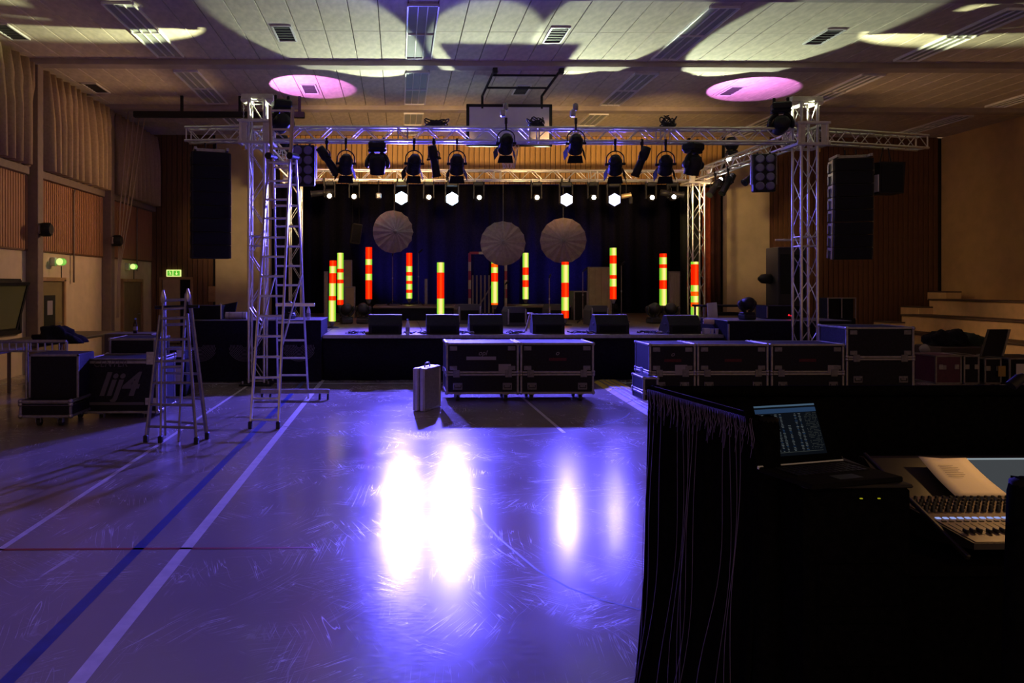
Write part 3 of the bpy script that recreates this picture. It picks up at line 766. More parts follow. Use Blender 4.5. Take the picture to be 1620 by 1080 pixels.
for (px, py), lab in zip(((521, 309.5), (560, 310.5), (678.5, 311.5), (758.5, 312), (850, 312), (940, 312), (1032.5, 312), (1067, 311)), names):
    WL[px] = small_head(px, py, lab)
p = U(599, 309, YR-.2); t = thing('square_lamp', 'small square lamp with pale lens left of the first blue lamp', 'lamp', (p.x, YR-.13, zf))
MB().cbox((0, 0, p.z-zf), (.15, .1, .16), .03).build('housing', aludk, t); MB().cbox((0, -.06, p.z-zf), (.07, .02, .06), .004).build('lens', emit('pale_lens', (1, .9, .6), .9), t)
MB().tube((0, 0, 0), (0, 0, p.z-zf+.08), .012).build('stem', black, t)
p = U(992, 309, YR-.2); t = thing('small_spotlight', 'small brass-coloured spotlight right of the last blue lamp', 'lamp', (p.x, YR-.13, zf))
MB().lathe([(.03, -.14), (.06, -.12), (.06, .1), (.07, .12)], 12, ry(R(80)), (0, 0, p.z-zf)).build('can', mat('brass_can', (.55, .42, .22), .4, .6), t)
MB().tube((0, 0, 0), (0, 0, p.z-zf), .012).build('stem', black, t)
MB().cbox((.12, 0, p.z-zf-.12), (.1, .08, .2), .02).build('dimmer', black, t)
# beams that paint the pale lobes on the ceiling
def lobe(px, el, az, ang=34, pw=1.0, bl=.12):
    p = WL[px]; v = Vector((math.sin(az)*math.cos(el), -math.cos(az)*math.cos(el), math.sin(el)))
    o = Vector((p.x, YR-.27, p.z))+v*.06
    spot('beam_light_throw', o, o+v, P_WHITE*pw, WHITE, ang, bl, .05)
lobe(678.5, R(32.5), R(-24), 34, 1.0)
lobe(758.5, R(34.5), R(-5), 28, 1.0)
lobe(850, R(33), R(5), 32, 1.0)
lobe(1032.5, R(32.5), R(11), 34, 1.0)
# warm spill of the theatre lamps on the boards over the stage
for px, tx in ((548, UX(560, YB)), (655, UX(720, YB)), (910, UX(880, YB)), (1049, UX(1040, YB))):
    spot('fresnel_warm', (UX(px, YF), YF+.42, zf-.62), (tx, YB, 6.15), P_WARM, (1, .60, .22), 46, 1.0, .1)
for px, tgt in ((548, (-5.0, YB, 3.6)), (1049, (UX(1180, YB), YB, 3.4))):
    spot('fresnel_warm', (UX(px, YF), YF+.42, zf-.62), tgt, P_WARM*.8, (1, .68, .30), 24, .9, .1)
for x, tgt, pw in ((XRL+.75, (XL, 16.3, 3.7), 500), (XRR-.75, (XR, 17.5, 3.2), 480)):  # warm lamps and their bodies added to brighten the side walls
    sg = -1 if tgt[0] < 0 else 1
    profile_lamp((x, YR-.16, zf), .12, -sg*R(98), 'profile spotlight at the %s end of rear truss aimed at the side wall' % ('left' if sg < 0 else 'right'), 'rear truss side lamps')
    spot('added_wall_fill', (x+sg*.44, YR-.22, zf-.38), tgt, pw, (1, .56, .26), 120, 1.0, .06)
# added blue lamps and bodies, in place of haze glow on the backdrop
for px, tx in ((575, 1.2), (1034, 4.4)):
    moving_head((UX(px, 19.6), 23.1, ZS), 'dim floor lamp before the backdrop curtain, %s of the goal' % ('left' if px < 800 else 'right'), -1, R(-50), 0, 'floor lamps before the backdrop', .6)
    spot('added_backdrop_fill', (UX(px, 19.6), 23.4, ZS+.42), (tx, 25.5, 3.4), 520, (.12, .08, 1.0), 105, 1.0, .08)
# ================================================================== BACKBOARD AND CEILING GEAR
YBB = 17.1
a, b_ = U(738, 165, YBB), U(873, 232, YBB)
t = thing('basketball_backboard', 'white basketball backboard with black border and net hung from ceiling frame', 'backboard', ((a.x+b_.x)/2, YBB, b_.z))
W, H = b_.x-a.x, a.z-b_.z
MB().cbox((0, 0, H/2), (W-.08, .03, H-.08), .004).build('board', mat('backboard_white', (.60, .54, .56), .5, 0, 3, .06), t)
mb = MB()
for q in (-1, 1): mb.cbox((q*(W/2-.03), -.005, H/2), (.07, .05, H), .006)
mb.cbox((0, -.005, H-.03), (W, .05, .07), .006); mb.cbox((0, -.005, .03), (W, .05, .06), .006)
mb.build('border', black, t)
MB().path([(.23*math.cos(R(15*i))-.05, -.3+.23*math.sin(R(15*i)), -.05) for i in range(24)], .01, 6, True).build('hoop', mat('hoop_orange', (.3, .08, .02), .5), t)
mb = MB()
for i in range(12):
    for sg in (-1, 1):
        pts = []
        for j in range(6):
            an = R(30*i+sg*15*j); r = .23-.02*j
            pts.append((r*math.cos(an)-.05, -.3+r*math.sin(an), -.06-.1*j))
        mb.path(pts, .006, 4)
mb.build('net', mat('net_cord', (.55, .45, .38), .9), t)
fx = UX(783, BM0)-t.location.x; fx2 = UX(888, BM0)-t.location.x
ax, ax2 = UX(763, YBB)-t.location.x, UX(857, YBB)-t.location.x
yb0 = BM0-YBB; zb0 = ZC-.12-b_.z
for p0, p1 in (((fx, yb0, zb0), (ax, 0.0, H+.2)), ((fx2, yb0, zb0), (ax2, 0.0, H+.2)), ((ax, 0, H+.2), (ax, 0, H-.1)), ((ax2, 0, H+.2), (ax2, 0, H-.1))):
    MB().tube(p0, p1, .03, 8).build('swing_arm', black, t)
for k in (.22, .68):
    p0 = Vector((fx, yb0, zb0)).lerp(Vector((ax, 0, H+.2)), k); p1 = Vector((fx2, yb0, zb0)).lerp(Vector((ax2, 0, H+.2)), k)
    MB().tube(p0, p1, .025, 8).build('cross_tube', black, t)
for x in (fx, fx2): MB().cbox((x, yb0, zb0+.0), (.1, .14, .2), .01).build('hanger', black, t)
t = thing('ceiling_rail', 'long black steel bar hung under ceiling on the left', 'rail', (0, 18.6, 0))
pa, pb = U(212, 181, 18.6), U(482, 181, 18.6)
MB().cbox(((pa.x+pb.x)/2, 0, pa.z), (pb.x-pa.x, .14, .15), .01).build('bar', black, t)
for k in (.28, .62, .97): MB().cbox((pa.x+(pb.x-pa.x)*k, 0, (pa.z+ZC)/2), (.07, .07, ZC-pa.z), .006).build('hanger', black, t)
# ================================================================== LINE ARRAYS
def line_array(loc, n, w_, h, turn, label, side_m, lean=0., hang=.12):
    t = thing('line_array', label, 'speaker', loc, turn, 'hanging speaker arrays')
    mb = MB()
    for q in (-1, 1): mb.cbox((q*w_*.42, 0, -.05), (.05, .5, .06), .006)
    mb.cbox((0, -.05, -.05), (w_*.86, .05, .06), .006); mb.cbox((0, .2, -.05), (w_*.86, .05, .06), .006)
    mb.build('fly_frame', aludk, t)
    for q in (-1, 1): MB().tube((q*.1, 0, 0), (q*.1, 0, hang), .015, 6).build('hoist_chain', black, t)
    z = -.1; y = 0.; ang = 0.
    for k in range(n):
        M = rx(ang)
        c = Vector((0, y, z-h/2))
        pr = [(-w_/2, -h/2+.006), (w_/2, -h/2+.006), (w_/2, h/2-.006), (-w_/2, h/2-.006)]
        g = MB().prism(pr, -.2, .22, M, c).build('cabinet', black, t)
        MB().cbox(M @ Vector((0, -.205, 0))+c, (w_-.05, .02, h-.03), .006, M).build('grille', grille, g)
        for q in (-1, 1):
            mb = MB(); mb.cbox(M @ Vector((q*(w_/2+.012), -.12, 0))+c, (.02, .05, h-.01), .003, M)
            mb.cbox(M @ Vector((q*(w_/2+.012), 0, h*.3))+c, (.02, .22, .05), .003, M); mb.cbox(M @ Vector((q*(w_/2+.012), .12, -h*.1))+c, (.02, .05, h*.7), .003, M)
            mb.build('rigging_plate', side_m, g)
        z -= h*math.cos(ang); y += h*math.sin(ang)*lean; ang += lean*R(1.6)
    return t
pa = U(333, 232, YF+.1)
line_array((pa.x, YF+.1, zf-.1), 8, .70, .252, R(19), 'black speaker array hanging left of the stage', black, 0, .1)
pa = U(1343, 236, YF+.5)
line_array((pa.x, YF+.45, zf-.12), 8, .70, .248, R(-14), 'black speaker array with pale side plates hanging right of the stage', alu, .6, .1)
pa = U(1401, 258, YF+.42)
t = thing('hanging_speaker', 'small black speaker with pale side hanging beyond the right array', 'speaker', pa, R(2))
MB().prism([(-.26, -.62), (.24, -.62), (.28, .0), (-.24, .0)], -.18, .2).build('cabinet', black, t)
MB().cbox((0, -.19, -.31), (.44, .02, .56), .006).build('grille', grille, t)
MB().cbox((-.265, .0, -.42), (.02, .34, .34), .004).build('side_plate', mat('pale_side', (.75, .75, .8), .5), t)
MB().cbox((-.26, .0, -.12), (.02, .08, .2), .004).build('bracket', alu, t)
for q in (-1, 1): MB().tube((q*.12, 0, 0), (q*.05, 0, ZB-.14-pa.z), .012, 6).build('hanger', black, t)
# ================================================================== LADDERS
def rail_pair(t, A0, A1, B0, B1, n, m, r=(.028, .055), rung='rung', ex=.12, lo=.03, hi=.97):
    for P, Q in ((A0, A1), (B0, B1)):
        d = (Q-P); L = d.length; q = d.to_track_quat('Z', 'Y').to_matrix()
        MB().cbox((P+Q)/2, (r[0], r[1], L), .006, q).build('rail', m, t)
    for k in range(n):
        f = lo+(hi-lo)*k/(n-1)
        MB().tube(A0.lerp(A1, f), B0.lerp(B1, f), .017, 8).build(rung, m, t)
base = G(440, 660)
t = thing('ladder', 'tall silver telescopic stepladder with wheeled base bar before the left tower', 'ladder', (0, 0, 0))
Yn = 10.45
N0, N1 = G(396, 678), G(440, 678)
T0, T1 = U(425, 245, Yn), U(459, 245, Yn)
E0, E1 = U(427, 170, Yn+.05), U(463, 170, Yn+.05)
Fa0, Fb0 = G(440, 630), G(488, 630)
Fa1, Fb1 = U(433, 245, Yn+.12), U(468, 245, Yn+.12)
rail_pair(t, N0, T0, N1, T1, 14, alu)
rail_pair(t, Fa0, Fa1, Fb0, Fb1, 13, alu)
rail_pair(t, U(433, 330, Yn), E0, U(457, 330, Yn), E1, 6, mat('ladder_gold', (.58, .50, .36), .4, .8))
for P in (N0, N1): MB().cbox(P+Vector((0, 0, .05)), (.05, .08, .1), .01).build('foot', rubber, t)
for P, Q in ((T0, Fa1), (T1, Fb1)): MB().tube(P+Vector((0, -.06, -.02)), Q+Vector((0, .06, -.02)), .05, 10).build('hinge', black, t)
Ba, Bb = G(413, 632), G(521, 632); Ba.z = Bb.z = .14
MB().cbox((Ba+Bb)/2, ((Bb-Ba).length, .06, .07), .006).build('base_bar', aludk, t)
for f in (.02, .14, .86, .98):
    P = Ba.lerp(Bb, f); MB().tube(P+Vector((-.015, 0, -.09)), P+Vector((.015, 0, -.09)), .05, 10).build('wheel', rubber, t)
for P, Q in ((N0.lerp(T0, .28), Fa0.lerp(Fa1, .55)), (N1.lerp(T1, .28), Fb0.lerp(Fb1, .55))):
    MB().tube(P, Q, .014, 6).build('brace_strap', mat('strap_grey', (.4, .38, .32), .7), t)
pl = U(460, 480, 11.2); MB().cbox(U(467, 482, 11.2), (.6, .06, .05), .005).build('tool_tray', alu, t)
t = thing('ladder', 'short silver folding stepladder standing by the flight cases on the left', 'ladder', (0, 0, 0))
Ym = 9.1
A1_, B1_ = U(258, 466, Ym), U(297, 464, Ym)
m2 = aludk
rail_pair(t, G(254, 700), A1_, G(283, 698), B1_-Vector((.02, 0, 0)), 2, m2, (.024, .05), lo=.5, hi=.9)
rail_pair(t, G(231, 699), A1_+Vector((-.01, -.06, -.25)), G(311, 702), B1_+Vector((.01, -.06, -.25)), 6, m2, lo=.12)
rail_pair(t, G(262, 688), A1_+Vector((0, .06, -.02)), G(328, 694), B1_+Vector((0, .06, -.02)), 6, m2, lo=.1)
for px, py in ((231, 699), (311, 702), (328, 694), (254, 700)):
    MB().cbox(G(px, py)+Vector((0, 0, .04)), (.05, .08, .09), .01).build('foot', rubber, t)
for P in (A1_, B1_): MB().lathe([(.022, -.1), (.034, -.05), (.028, .0), (.012, .06)], 10, None, P).build('hinge_cap', alu, t)
MB().tube(A1_+Vector((-.1, 0, -.16)), B1_+Vector((.14, 0, -.16)), .02).build('stay', black, t)
# ================================================================== FLIGHT CASES
def flight_case(xa, xb, Y, zt, dep, label, split=.40, casters=True, tape=None, red=False, group='black flight cases', body=None, plates=True, wheel=.13, rot=0., script=False, name='flight_case'):
    W = xb-xa; wh = wheel if casters else 0.; h = zt-wh; zs = wh+h*split
    t = thing(name, label, 'case', ((xa+xb)/2, Y+dep/2, 0), rot, group); bm_ = body or caseblk; e = .035
    def unit(nm, z0, z1):
        g = MB().cbox((0, 0, (z0+z1)/2), (W-.02, dep-.02, z1-z0-.01), .008).build(nm, bm_, t)
        mb = MB()
        for a in (-1, 1):
            for q in (-1, 1):
                mb.cbox((a*(W/2-e/2), q*(dep/2-e/2), (z0+z1)/2), (e, e, z1-z0), .006)
                mb.cbox((0, a*(dep/2-e/2), (z0+e/2) if q < 0 else (z1-e/2)), (W, e, e), .006)
                mb.cbox((a*(W/2-e/2), 0, (z0+e/2) if q < 0 else (z1-e/2)), (e, dep, e), .006)
        mb.build('edge_extrusion', aludk, g)
        for a in (-1, 1):
            for q in (-1, 1):
                for z in (z0, z1): MB().lathe([(.01, -.03), (.03, -.02), (.034, 0), (.03, .02), (.01, .03)], 8, None, (a*(W/2-.015), q*(dep/2-.015), z+(.02 if z == z0 else -.02))).build('ball_corner', zinc, g)
        return g
    lower = unit('base_section', wh, zs); upper = unit('lid', zs+.004, zt)
    yf = -dep/2
    if plates:
        for a in (-1, 1):
            MB().cbox((a*(W/2-.17), yf-.004, zs), (.11, .012, .12), .006).build('butterfly_latch', plate, upper)
            hz = wh+(zs-wh)*.38
            g = MB().cbox((a*(W/2-.19), yf-.004, hz), (.15, .012, .11), .006).build('handle_dish', plate, lower)
            MB().path([(a*(W/2-.19)-.05, yf-.014, hz+.02), (a*(W/2-.19)-.05, yf-.02, hz-.02), (a*(W/2-.19)+.05, yf-.02, hz-.02), (a*(W/2-.19)+.05, yf-.014, hz+.02)], .008, 5).build('handle', black, g)
            for z in (zt-.09, zs+.09): MB().cbox((a*(W/2-.12), yf-.002, z), (.12, .01, .07), .004).build('corner_plate', plate, upper)
            MB().cbox((a*(W/2+.003), 0, zs), (.012, .11, .12), .006).build('butterfly_latch', plate, upper)
    if casters:
        for a in (-1, 1):
            for q in (-1, 1):
                cx, cy = a*(W/2-.2), q*(dep/2-.13)
                g = MB().cbox((cx, cy, wh-.012), (.1, .1, .02), .003).cbox((cx-.03, cy, wh-.05), (.006, .06, .07), .002).cbox((cx+.03, cy, wh-.05), (.006, .06, .07), .002).build('caster_fork', zinc, t)
                MB().tube((cx-.022, cy+.02, .05), (cx+.022, cy+.02, .05), .05, 14).build('wheel', rubber, g)
    if tape: 
        for (x, z, w_, h_, m) in tape: MB().box((x, yf-.002, z), (w_, .006, h_)).build('label_tape', m, upper)
    if red: MB().box((red-(xa+xb)/2, yf-.001, zt-.27), (.28, .005, .045)).build('red_stencil', redpaint, upper)
    if script: text_part('script_mark', script, .11, greytape, upper, ((0, yf-.004, zt-.2)), shear=.3)
    return t
YC = G(780, 636).y
zc_ = UZ(542, YC, 800)
X1, X2, X3 = UX(705.5, YC), UX(822, YC), UX(940, YC)
flight_case(X1, X2-.01, YC, zc_, .72, 'black flight case with grey tape strip beside the silver briefcase', tape=[(-.02, zc_-.25, .48, .055, greytape), (.36, zc_-.42, .2, .15, greytape)], script='opl')
flight_case(X2+.01, X3, YC, zc_, .72, 'black flight case with faint red stencil, right of the taped one', red=X2+.62, script='o')
YC2 = YC+.1; zc2 = UZ(544, YC2, 1100)
XB = [UX(1027, YC2), UX(1102, YC2), UX(1218, YC2), UX(1337, YC2), UX(1447, YC2+.0)]
flight_case(XB[0], XB[1]-.01, YC2, zc2, .72, 'narrow black flight case at the end of the row behind the drape', tape=[(.14, zc2-.42, .2, .16, greytape)], red=(XB[0]+XB[1])/2, script='o')
flight_case(XB[1]+.01, XB[2]-.02, YC2, zc2, .72, 'black flight case second in the row behind the drape', red=(XB[1]+XB[2])/2)
flight_case(XB[2]+.02, XB[3]-.01, YC2, zc2, .72, 'black flight case in the row below the right tower', red=(XB[2]+XB[3])/2, tape=[(.42, zc2-.42, .18, .14, greytape)])
flight_case(XB[3]+.02, XB[4], YC2, UZ(517, YC2, 1390), .8, 'taller black flight case at the right end of the row', split=.52)
xs, xe = UX(1008, YC2+.1), UX(1032, YC2+.1)
flight_case(xs-.02, xe-.02, YC2-.25, .42, .55, 'small low case tucked left of the narrow flight case', casters=False, plates=False, group='small cases')
# silver briefcase on the floor
Pb = G(675, 656); t = thing('briefcase', 'silver aluminium briefcase standing upright before the stage', 'briefcase', (UX(676, 11.1), 11.1, 0), R(60))
wB, hB = .54, .63
MB().cbox((-.0, -.045, hB/2+.01), (wB, .075, hB), .012).build('lid', mat('brushed_panel', (.34, .33, .36), .45, .5, 30, .15), t)
MB().cbox((0, .045, hB/2+.01), (wB, .085, hB), .012).build('shell', mat('brushed_panel', (.34, .33, .36), .45), t)
mb = MB()
for y in (-.088, .092):
    for a in (-1, 1): mb.cbox((a*(wB/2-.012), y, hB/2+.01), (.03, .014, hB), .003); mb.cbox((0, y, hB/2+.01+a*(hB/2-.012)), (wB, .014, .03), .003)
for y in (-.05, .05):
    for a in (-1, 1): mb.cbox((a*(wB/2+.002), y, hB/2+.01), (.012, .05, hB), .003)
    mb.cbox((0, y, hB+.014), (wB, .05, .012), .003)
mb.build('edge_profile', alu, t)
MB().path([(-.08, 0, hB+.01), (-.08, 0, hB+.05), (-.05, 0, hB+.075), (.05, 0, hB+.075), (.08, 0, hB+.05), (.08, 0, hB+.01)], .012, 6).build('handle', zinc, t)
for a in (-1, 1): MB().cbox((a*.2, 0, hB+.018), (.05, .05, .012), .003).build('latch', zinc, t)
# cable ramp on floor
t = thing('cable_ramp', 'long aluminium cable ramp with yellow end running from stage across floor', 'cable ramp', (0, 0, 0))
r0, r1 = G(940, 605), G(1024, 657)
d = Vector((r1.x-r0.x, r1.y-r0.y, 0)).normalized(); sd = Vector((-d.y, d.x, 0)); sd = sd if sd.x > 0 else -sd
for k in range(4):
    P = r0+d*(k*1.25-.1)+d*.62; M = Matrix((sd, d, Vector((0, 0, 1)))).transposed()
    MB().prism([(.0, 0), (.14, .05), (.42, .05), (.52, 0)], -.61, .61, M, P).build('ramp_section', mat('ramp_brown', (.30, .20, .13), .5, 0, 6, .2) if k else mat('ramp_yellow', (.55, .40, .02), .5), t)
    for off in (.1, .19, .3): MB().cbox(P+sd*off+Vector((0, 0, .052 if off > .12 else .042)), (.03, 1.2, .012), .003, M).build('channel_lid', aludk, t)
# ================================================================== ON STAGE
mon_m = mat('monitor_black', (.014, .013, .016), .6, 0, 30, .3, .1, .25)
def wedge(px0, px1, pyt, pyb, label, turn=0., Y=None):
    Y = Y or G((px0+px1)/2, pyb, ZS).y
    a, b_ = UX(px0, Y), UX(px1, Y); W = b_-a; H = U(px0, pyt, Y+.25).z-ZS
    t = thing('stage_monitor', label, 'speaker', ((a+b_)/2, Y, ZS), turn, 'wedge monitors along the stage edge')
    # the sloped face looks upstage, the tall back faces the hall
    prof = [(0, 0), (.5, 0), (.5, .08), (.28, H), (.12, H), (0, H*.5)]
    mb = MB(); V = []
    for x in (-W/2, W/2): V += [(x, y, z) for y, z in prof]
    n = len(prof)
    mb.add(V, [tuple(range(n)), tuple(range(2*n-1, n-1, -1))]+[(k, k+n, (k+1) % n+n, (k+1) % n) for k in range(n)])
    mb.build('cabinet', mon_m, t)
    MB().cbox((0, .0, H*.27), (W*.8, .014, H*.36), .004).build('lower_panel', blackm, t)
    MB().box((0, .39, H*.54), (W-.06, .012, H*.9), rx(R(25))).build('grille', grille, t)
    MB().cbox((0, .2, H+.004), (W, .14, .012), .004).build('top_rail', mat('lit_top_edge_grey', (.42, .41, .43), .45), t)  # pale colour put in for the lamplight catching the top edge
    for q in (-1, 1): MB().cbox((q*W/2, .2, H*.5), (.014, .12, .05), .004).build('side_handle', black, t)
wedge(583, 636, 498, 529, 'stage monitor left of the clear water bottle')
wedge(675, 727, 498, 529, 'stage monitor right of the clear water bottle')
wedge(743, 796, 498, 528, 'stage monitor at the middle, above the left flight case')
wedge(843, 893, 497, 528, 'stage monitor above the right flight case', -.06)
wedge(943, 996, 498, 528, 'stage monitor right of the flight case pair', .05)
wedge(1058, 1110, 499, 528, 'stage monitor nearest the right speaker bank', .08)
def bottle(p, h, label, m, liquid=None):
    t = thing('bottle', label, 'bottle', p)
    MB().lathe([(.03*h/.25, 0), (.034*h/.25, .01), (.034*h/.25, h*.55), (.03*h/.25, h*.66), (.014*h/.25, h*.82), (.013*h/.25, h*.92)], 12).build('body', m, t)
    MB().lathe([(.016*h/.25, h*.9), (.016*h/.25, h)], 10).build('cap', mat('blue_cap', (.1, .2, .5), .5), t)
    MB().lathe([(.0352*h/.25, h*.2), (.0352*h/.25, h*.45)], 12).build('sleeve', greytape, t)
clear = mat('clear_plastic', (.6, .6, .65), .15, 0, 0, spec=.6)
bottle((UX(645, 14.6), 14.6, ZS), .31, 'clear water bottle between the first two monitors', clear)
ztl = UZ(507, 14.3, 400)+.012
bottle((UX(488, 14.5), 14.5, ztl), .29, 'clear water bottle on speaker bank beside ladder', clear)
# LED tubes
ty_m = None
def tube_mat(name, core, mid, edge, st):
    m = bpy.data.materials.new(name); m.use_nodes = True; nt = m.node_tree; nt.nodes.clear()
    tc = nt.nodes.new('ShaderNodeTexCoord'); sp = nt.nodes.new('ShaderNodeSeparateXYZ'); nt.links.new(tc.outputs['Normal'], sp.inputs[0])
    ab = nt.nodes.new('ShaderNodeMath'); ab.operation = 'ABSOLUTE'; nt.links.new(sp.outputs['X'], ab.inputs[0])
    r = nt.nodes.new('ShaderNodeValToRGB'); e0, e1 = r.color_ramp.elements[0], r.color_ramp.elements[1]
    e0.position = .12; e0.color = (*core, 1); e1.position = .85; e1.color = (*edge, 1)
    e2 = r.color_ramp.elements.new(.45); e2.color = (*mid, 1)
    nt.links.new(ab.outputs[0], r.inputs[0])
    e = nt.nodes.new('ShaderNodeEmission'); e.inputs[1].default_value = st; nt.links.new(r.outputs[0], e.inputs[0])
    o = nt.nodes.new('ShaderNodeOutputMaterial'); nt.links.new(e.outputs[0], o.inputs[0]); return m
yel = tube_mat('tube_yellow_green', (1.0, .80, .30), (.75, .72, .10), (.20, .55, .03), 1.15)
red = tube_mat('tube_red', (1.0, .06, .005), (.95, .015, .0), (.75, .012, .0), 1.1)
org = tube_mat('tube_orange', (1.0, .16, .01), (1.0, .10, .0), (.8, .06, .0), 1.1)
COLM = {'y': yel, 'r': red, 'o': org}
def led_tube(px, pyt, pyb, Y, segs, label, w_=12, lean=0.):
    T = U(px, pyt, Y); B = U(px, pyb, Y); L = T.z-B.z; rr = w_*Y/F/2
    t = thing('led_tube', label, 'lamp', (B.x, Y, zfloor(B.x, Y)), 0, 'red and yellow light tubes'); z0 = B.z-t.location.z
    if z0 < .12: z0 = .12
    tot = sum(q for _, q in segs); z = z0+L
    for c, q in segs:
        h = L*q/tot
        MB().lathe([(rr, z-h), (rr, z)], 16, None, (lean*(z-z0), 0, 0)).build('%s_segment' % {'y': 'yellow', 'r': 'red', 'o': 'orange'}[c], COLM[c], t); z -= h
    MB().lathe([(rr*.35, z0-.12), (rr*.95, z0)], 14).build('tube_socket', greytape, t)
    if z0 > .16: MB().tube((0, 0, .02), (0, 0, z0-.1), .014, 8).build('stand_pole', black, t)
    MB().lathe([(.17, 0), (.17, .015), (.04, .03)], 16).build('stand_base', black, t)
led_tube(525, 412, 508, 16.9, [('r', 9), ('y', 11), ('r', 16), ('y', 20), ('r', 7), ('y', 33)], 'light tube with red top, leftmost and lowest of all', 11, .02)
led_tube(538.5, 400, 482, 19.6, [('y', 25), ('r', 6), ('y', 11), ('r', 6), ('y', 26), ('r', 8)], 'yellow-topped light tube standing close behind the leftmost one', 10)
led_tube(583.5, 391, 473, 19.6, [('r', 19), ('y', 9), ('r', 14), ('y', 10), ('r', 30)], 'light tube with three broad red bands left of the first parasol', 10.5)
led_tube(647.5, 400, 472, 22, [('r', 21), ('y', 9), ('r', 6), ('y', 8), ('r', 5), ('y', 9), ('r', 5), ('y', 9)], 'light tube with long red top and three thin red bands', 9.5)
led_tube(697, 415, 504, 17.6, [('y', 16), ('r', 41), ('y', 32)], 'light tube with one long red middle behind a monitor', 11.5)
led_tube(782.5, 402, 482, 19.6, [('o', 4), ('y', 11), ('o', 6), ('y', 9), ('r', 14), ('y', 34), ('o', 3)], 'light tube with orange cap overlapping the middle parasol', 10.5)
led_tube(831.5, 400, 473, 22, [('y', 23), ('r', 12), ('y', 8), ('r', 11), ('y', 19)], 'light tube with two red bands right of the middle parasol', 9.5)
led_tube(894, 414, 503, 17.8, [('r', 5), ('y', 28), ('r', 23), ('y', 21), ('r', 12)], 'light tube with red foot below the right parasol', 11.5)
led_tube(970, 392, 473, 19.6, [('y', 12), ('r', 13), ('y', 18), ('r', 6), ('y', 12), ('r', 20)], 'light tube with red foot beside the beige panel', 10.5)
led_tube(1049, 401, 483, 19.6, [('r', 6), ('y', 11), ('r', 6), ('y', 19), ('r', 14), ('y', 26)], 'light tube between two floor moving heads on the right', 11)
led_tube(1099, 414, 502, 17.4, [('y', 4), ('r', 33), ('y', 10), ('o', 7), ('y', 10), ('o', 7), ('y', 17)], 'light tube with long red top, rightmost of all', 11.5)
# hanging parasols
par_m = mat('paper_parasol', (.26, .18, .14), .8, 0, 12, .15)
def parasol(px, py, rpx, Y, tilt, turn, label):
    p = U(px, py, Y); r = rpx*Y/F; t = thing('parasol', label, 'parasol', p, 0, 'open parasols hung behind the lamps')
    Q = (Euler((tilt, 0, turn)).to_matrix()) @ rx(R(90)); n = 16
    rings = [(.06, -.02), (.3*r, -.02+.02), (.65*r, .08), (r, .2)]
    for k in range(n):
        a0, a1 = 2*math.pi*k/n, 2*math.pi*(k+1)/n; V = []
        for q, (rr, z) in enumerate(rings):
            for a, dz in ((a0, 0), ((a0+a1)/2, .05*rr/r), (a1, 0)):
                sc = math.cos(math.pi/n) if a != a0 and a != a1 else 1
                V.append(Q @ Vector((rr*sc*math.cos(a), rr*sc*math.sin(a), -z*.8-dz+.1)))
        o = MB().add(V, [(q*3+i, q*3+i+1, q*3+i+4, q*3+i+3) for q in range(3) for i in range(2)]).build('gore', par_m, t)
        o.modifiers.new('s', 'SOLIDIFY').thickness = .006
        MB().tube(Q @ Vector((.05*math.cos(a0), .05*math.sin(a0), .125)), Q @ Vector((r*math.cos(a0), r*math.sin(a0), -.05)), .006, 5).build('rib', steelp, t)
    MB().lathe([(.07, 0), (.06, .04), (.02, .1)], 12, Q, Q @ Vector((0, 0, .1))).build('hub', steelp, t)
    MB().tube((0, .0, r*.2), (0, .0, 4.63-p.z), .006, 5).build('wire', zinc, t)
parasol(623.5, 366.5, 34, 19.15, .05, .35, 'violet-tinted open parasol hanging below the left blue lamp')
parasol(796, 384, 36, 19.15, -.12, -.05, 'open parasol hanging at the stage centre')
parasol(891, 380.5, 36.5, 19.15, .05, -.2, 'open parasol hanging below the right blue lamp')
# floor moving heads on stage
for px, py, lab, tu in ((548, 490, 'floor moving head right behind the leftmost light tube', .3), (575, 491, 'floor moving head beside the broad-red light tube', -.3), (1034, 494, 'floor moving head left of the paired light tube', .3), (1061, 494, 'floor moving head right of the paired light tube', -.3)):
    Y = 18.6; x = UX(px, Y)
    moving_head((x, Y, ZS), lab, -1, R(20), tu, 'moving heads on the stage floor', .9, mat('grey_black', (.03, .03, .032), .4))
# handball goal at the back
t = thing('handball_goal', 'red and white striped handball goal stored behind the drum riser', 'goal', (0, 23.0, ZS))
ga, gb = UX(743, 23.0), UX(800, 23.0); zt2 = UZ(400, 23.0)-ZS
gr, gw = mat('goal_red', (.30, .02, .09), .5), mat('goal_white', (.5, .42, .36), .5)
for k in range(7):
    for xg in (ga, gb): MB().cbox((xg, 0, zt2*(k+.5)/7), (.08, .08, zt2/7), .004).build('post_band', gw if k % 2 else gr, t)
for k in range(4): MB().cbox((ga+(gb-ga)*(k+.5)/4, 0, zt2), ((gb-ga)/4, .08, .08), .004).build('crossbar_band', gr if k % 2 == 0 else gw, t)
for k in range(6): MB().cbox((ga+.14+.13*k, .4, .65), (.05, .03, 1.3), .004).build('slat', mat('grey_slat', (.26, .22, .20), .7), t)
MB().tube((ga+.2, .3, .1), (ga+.75, .3, 1.0), .02).build('rear_brace', mat('grey_slat', (.26, .22, .20), .7), t)
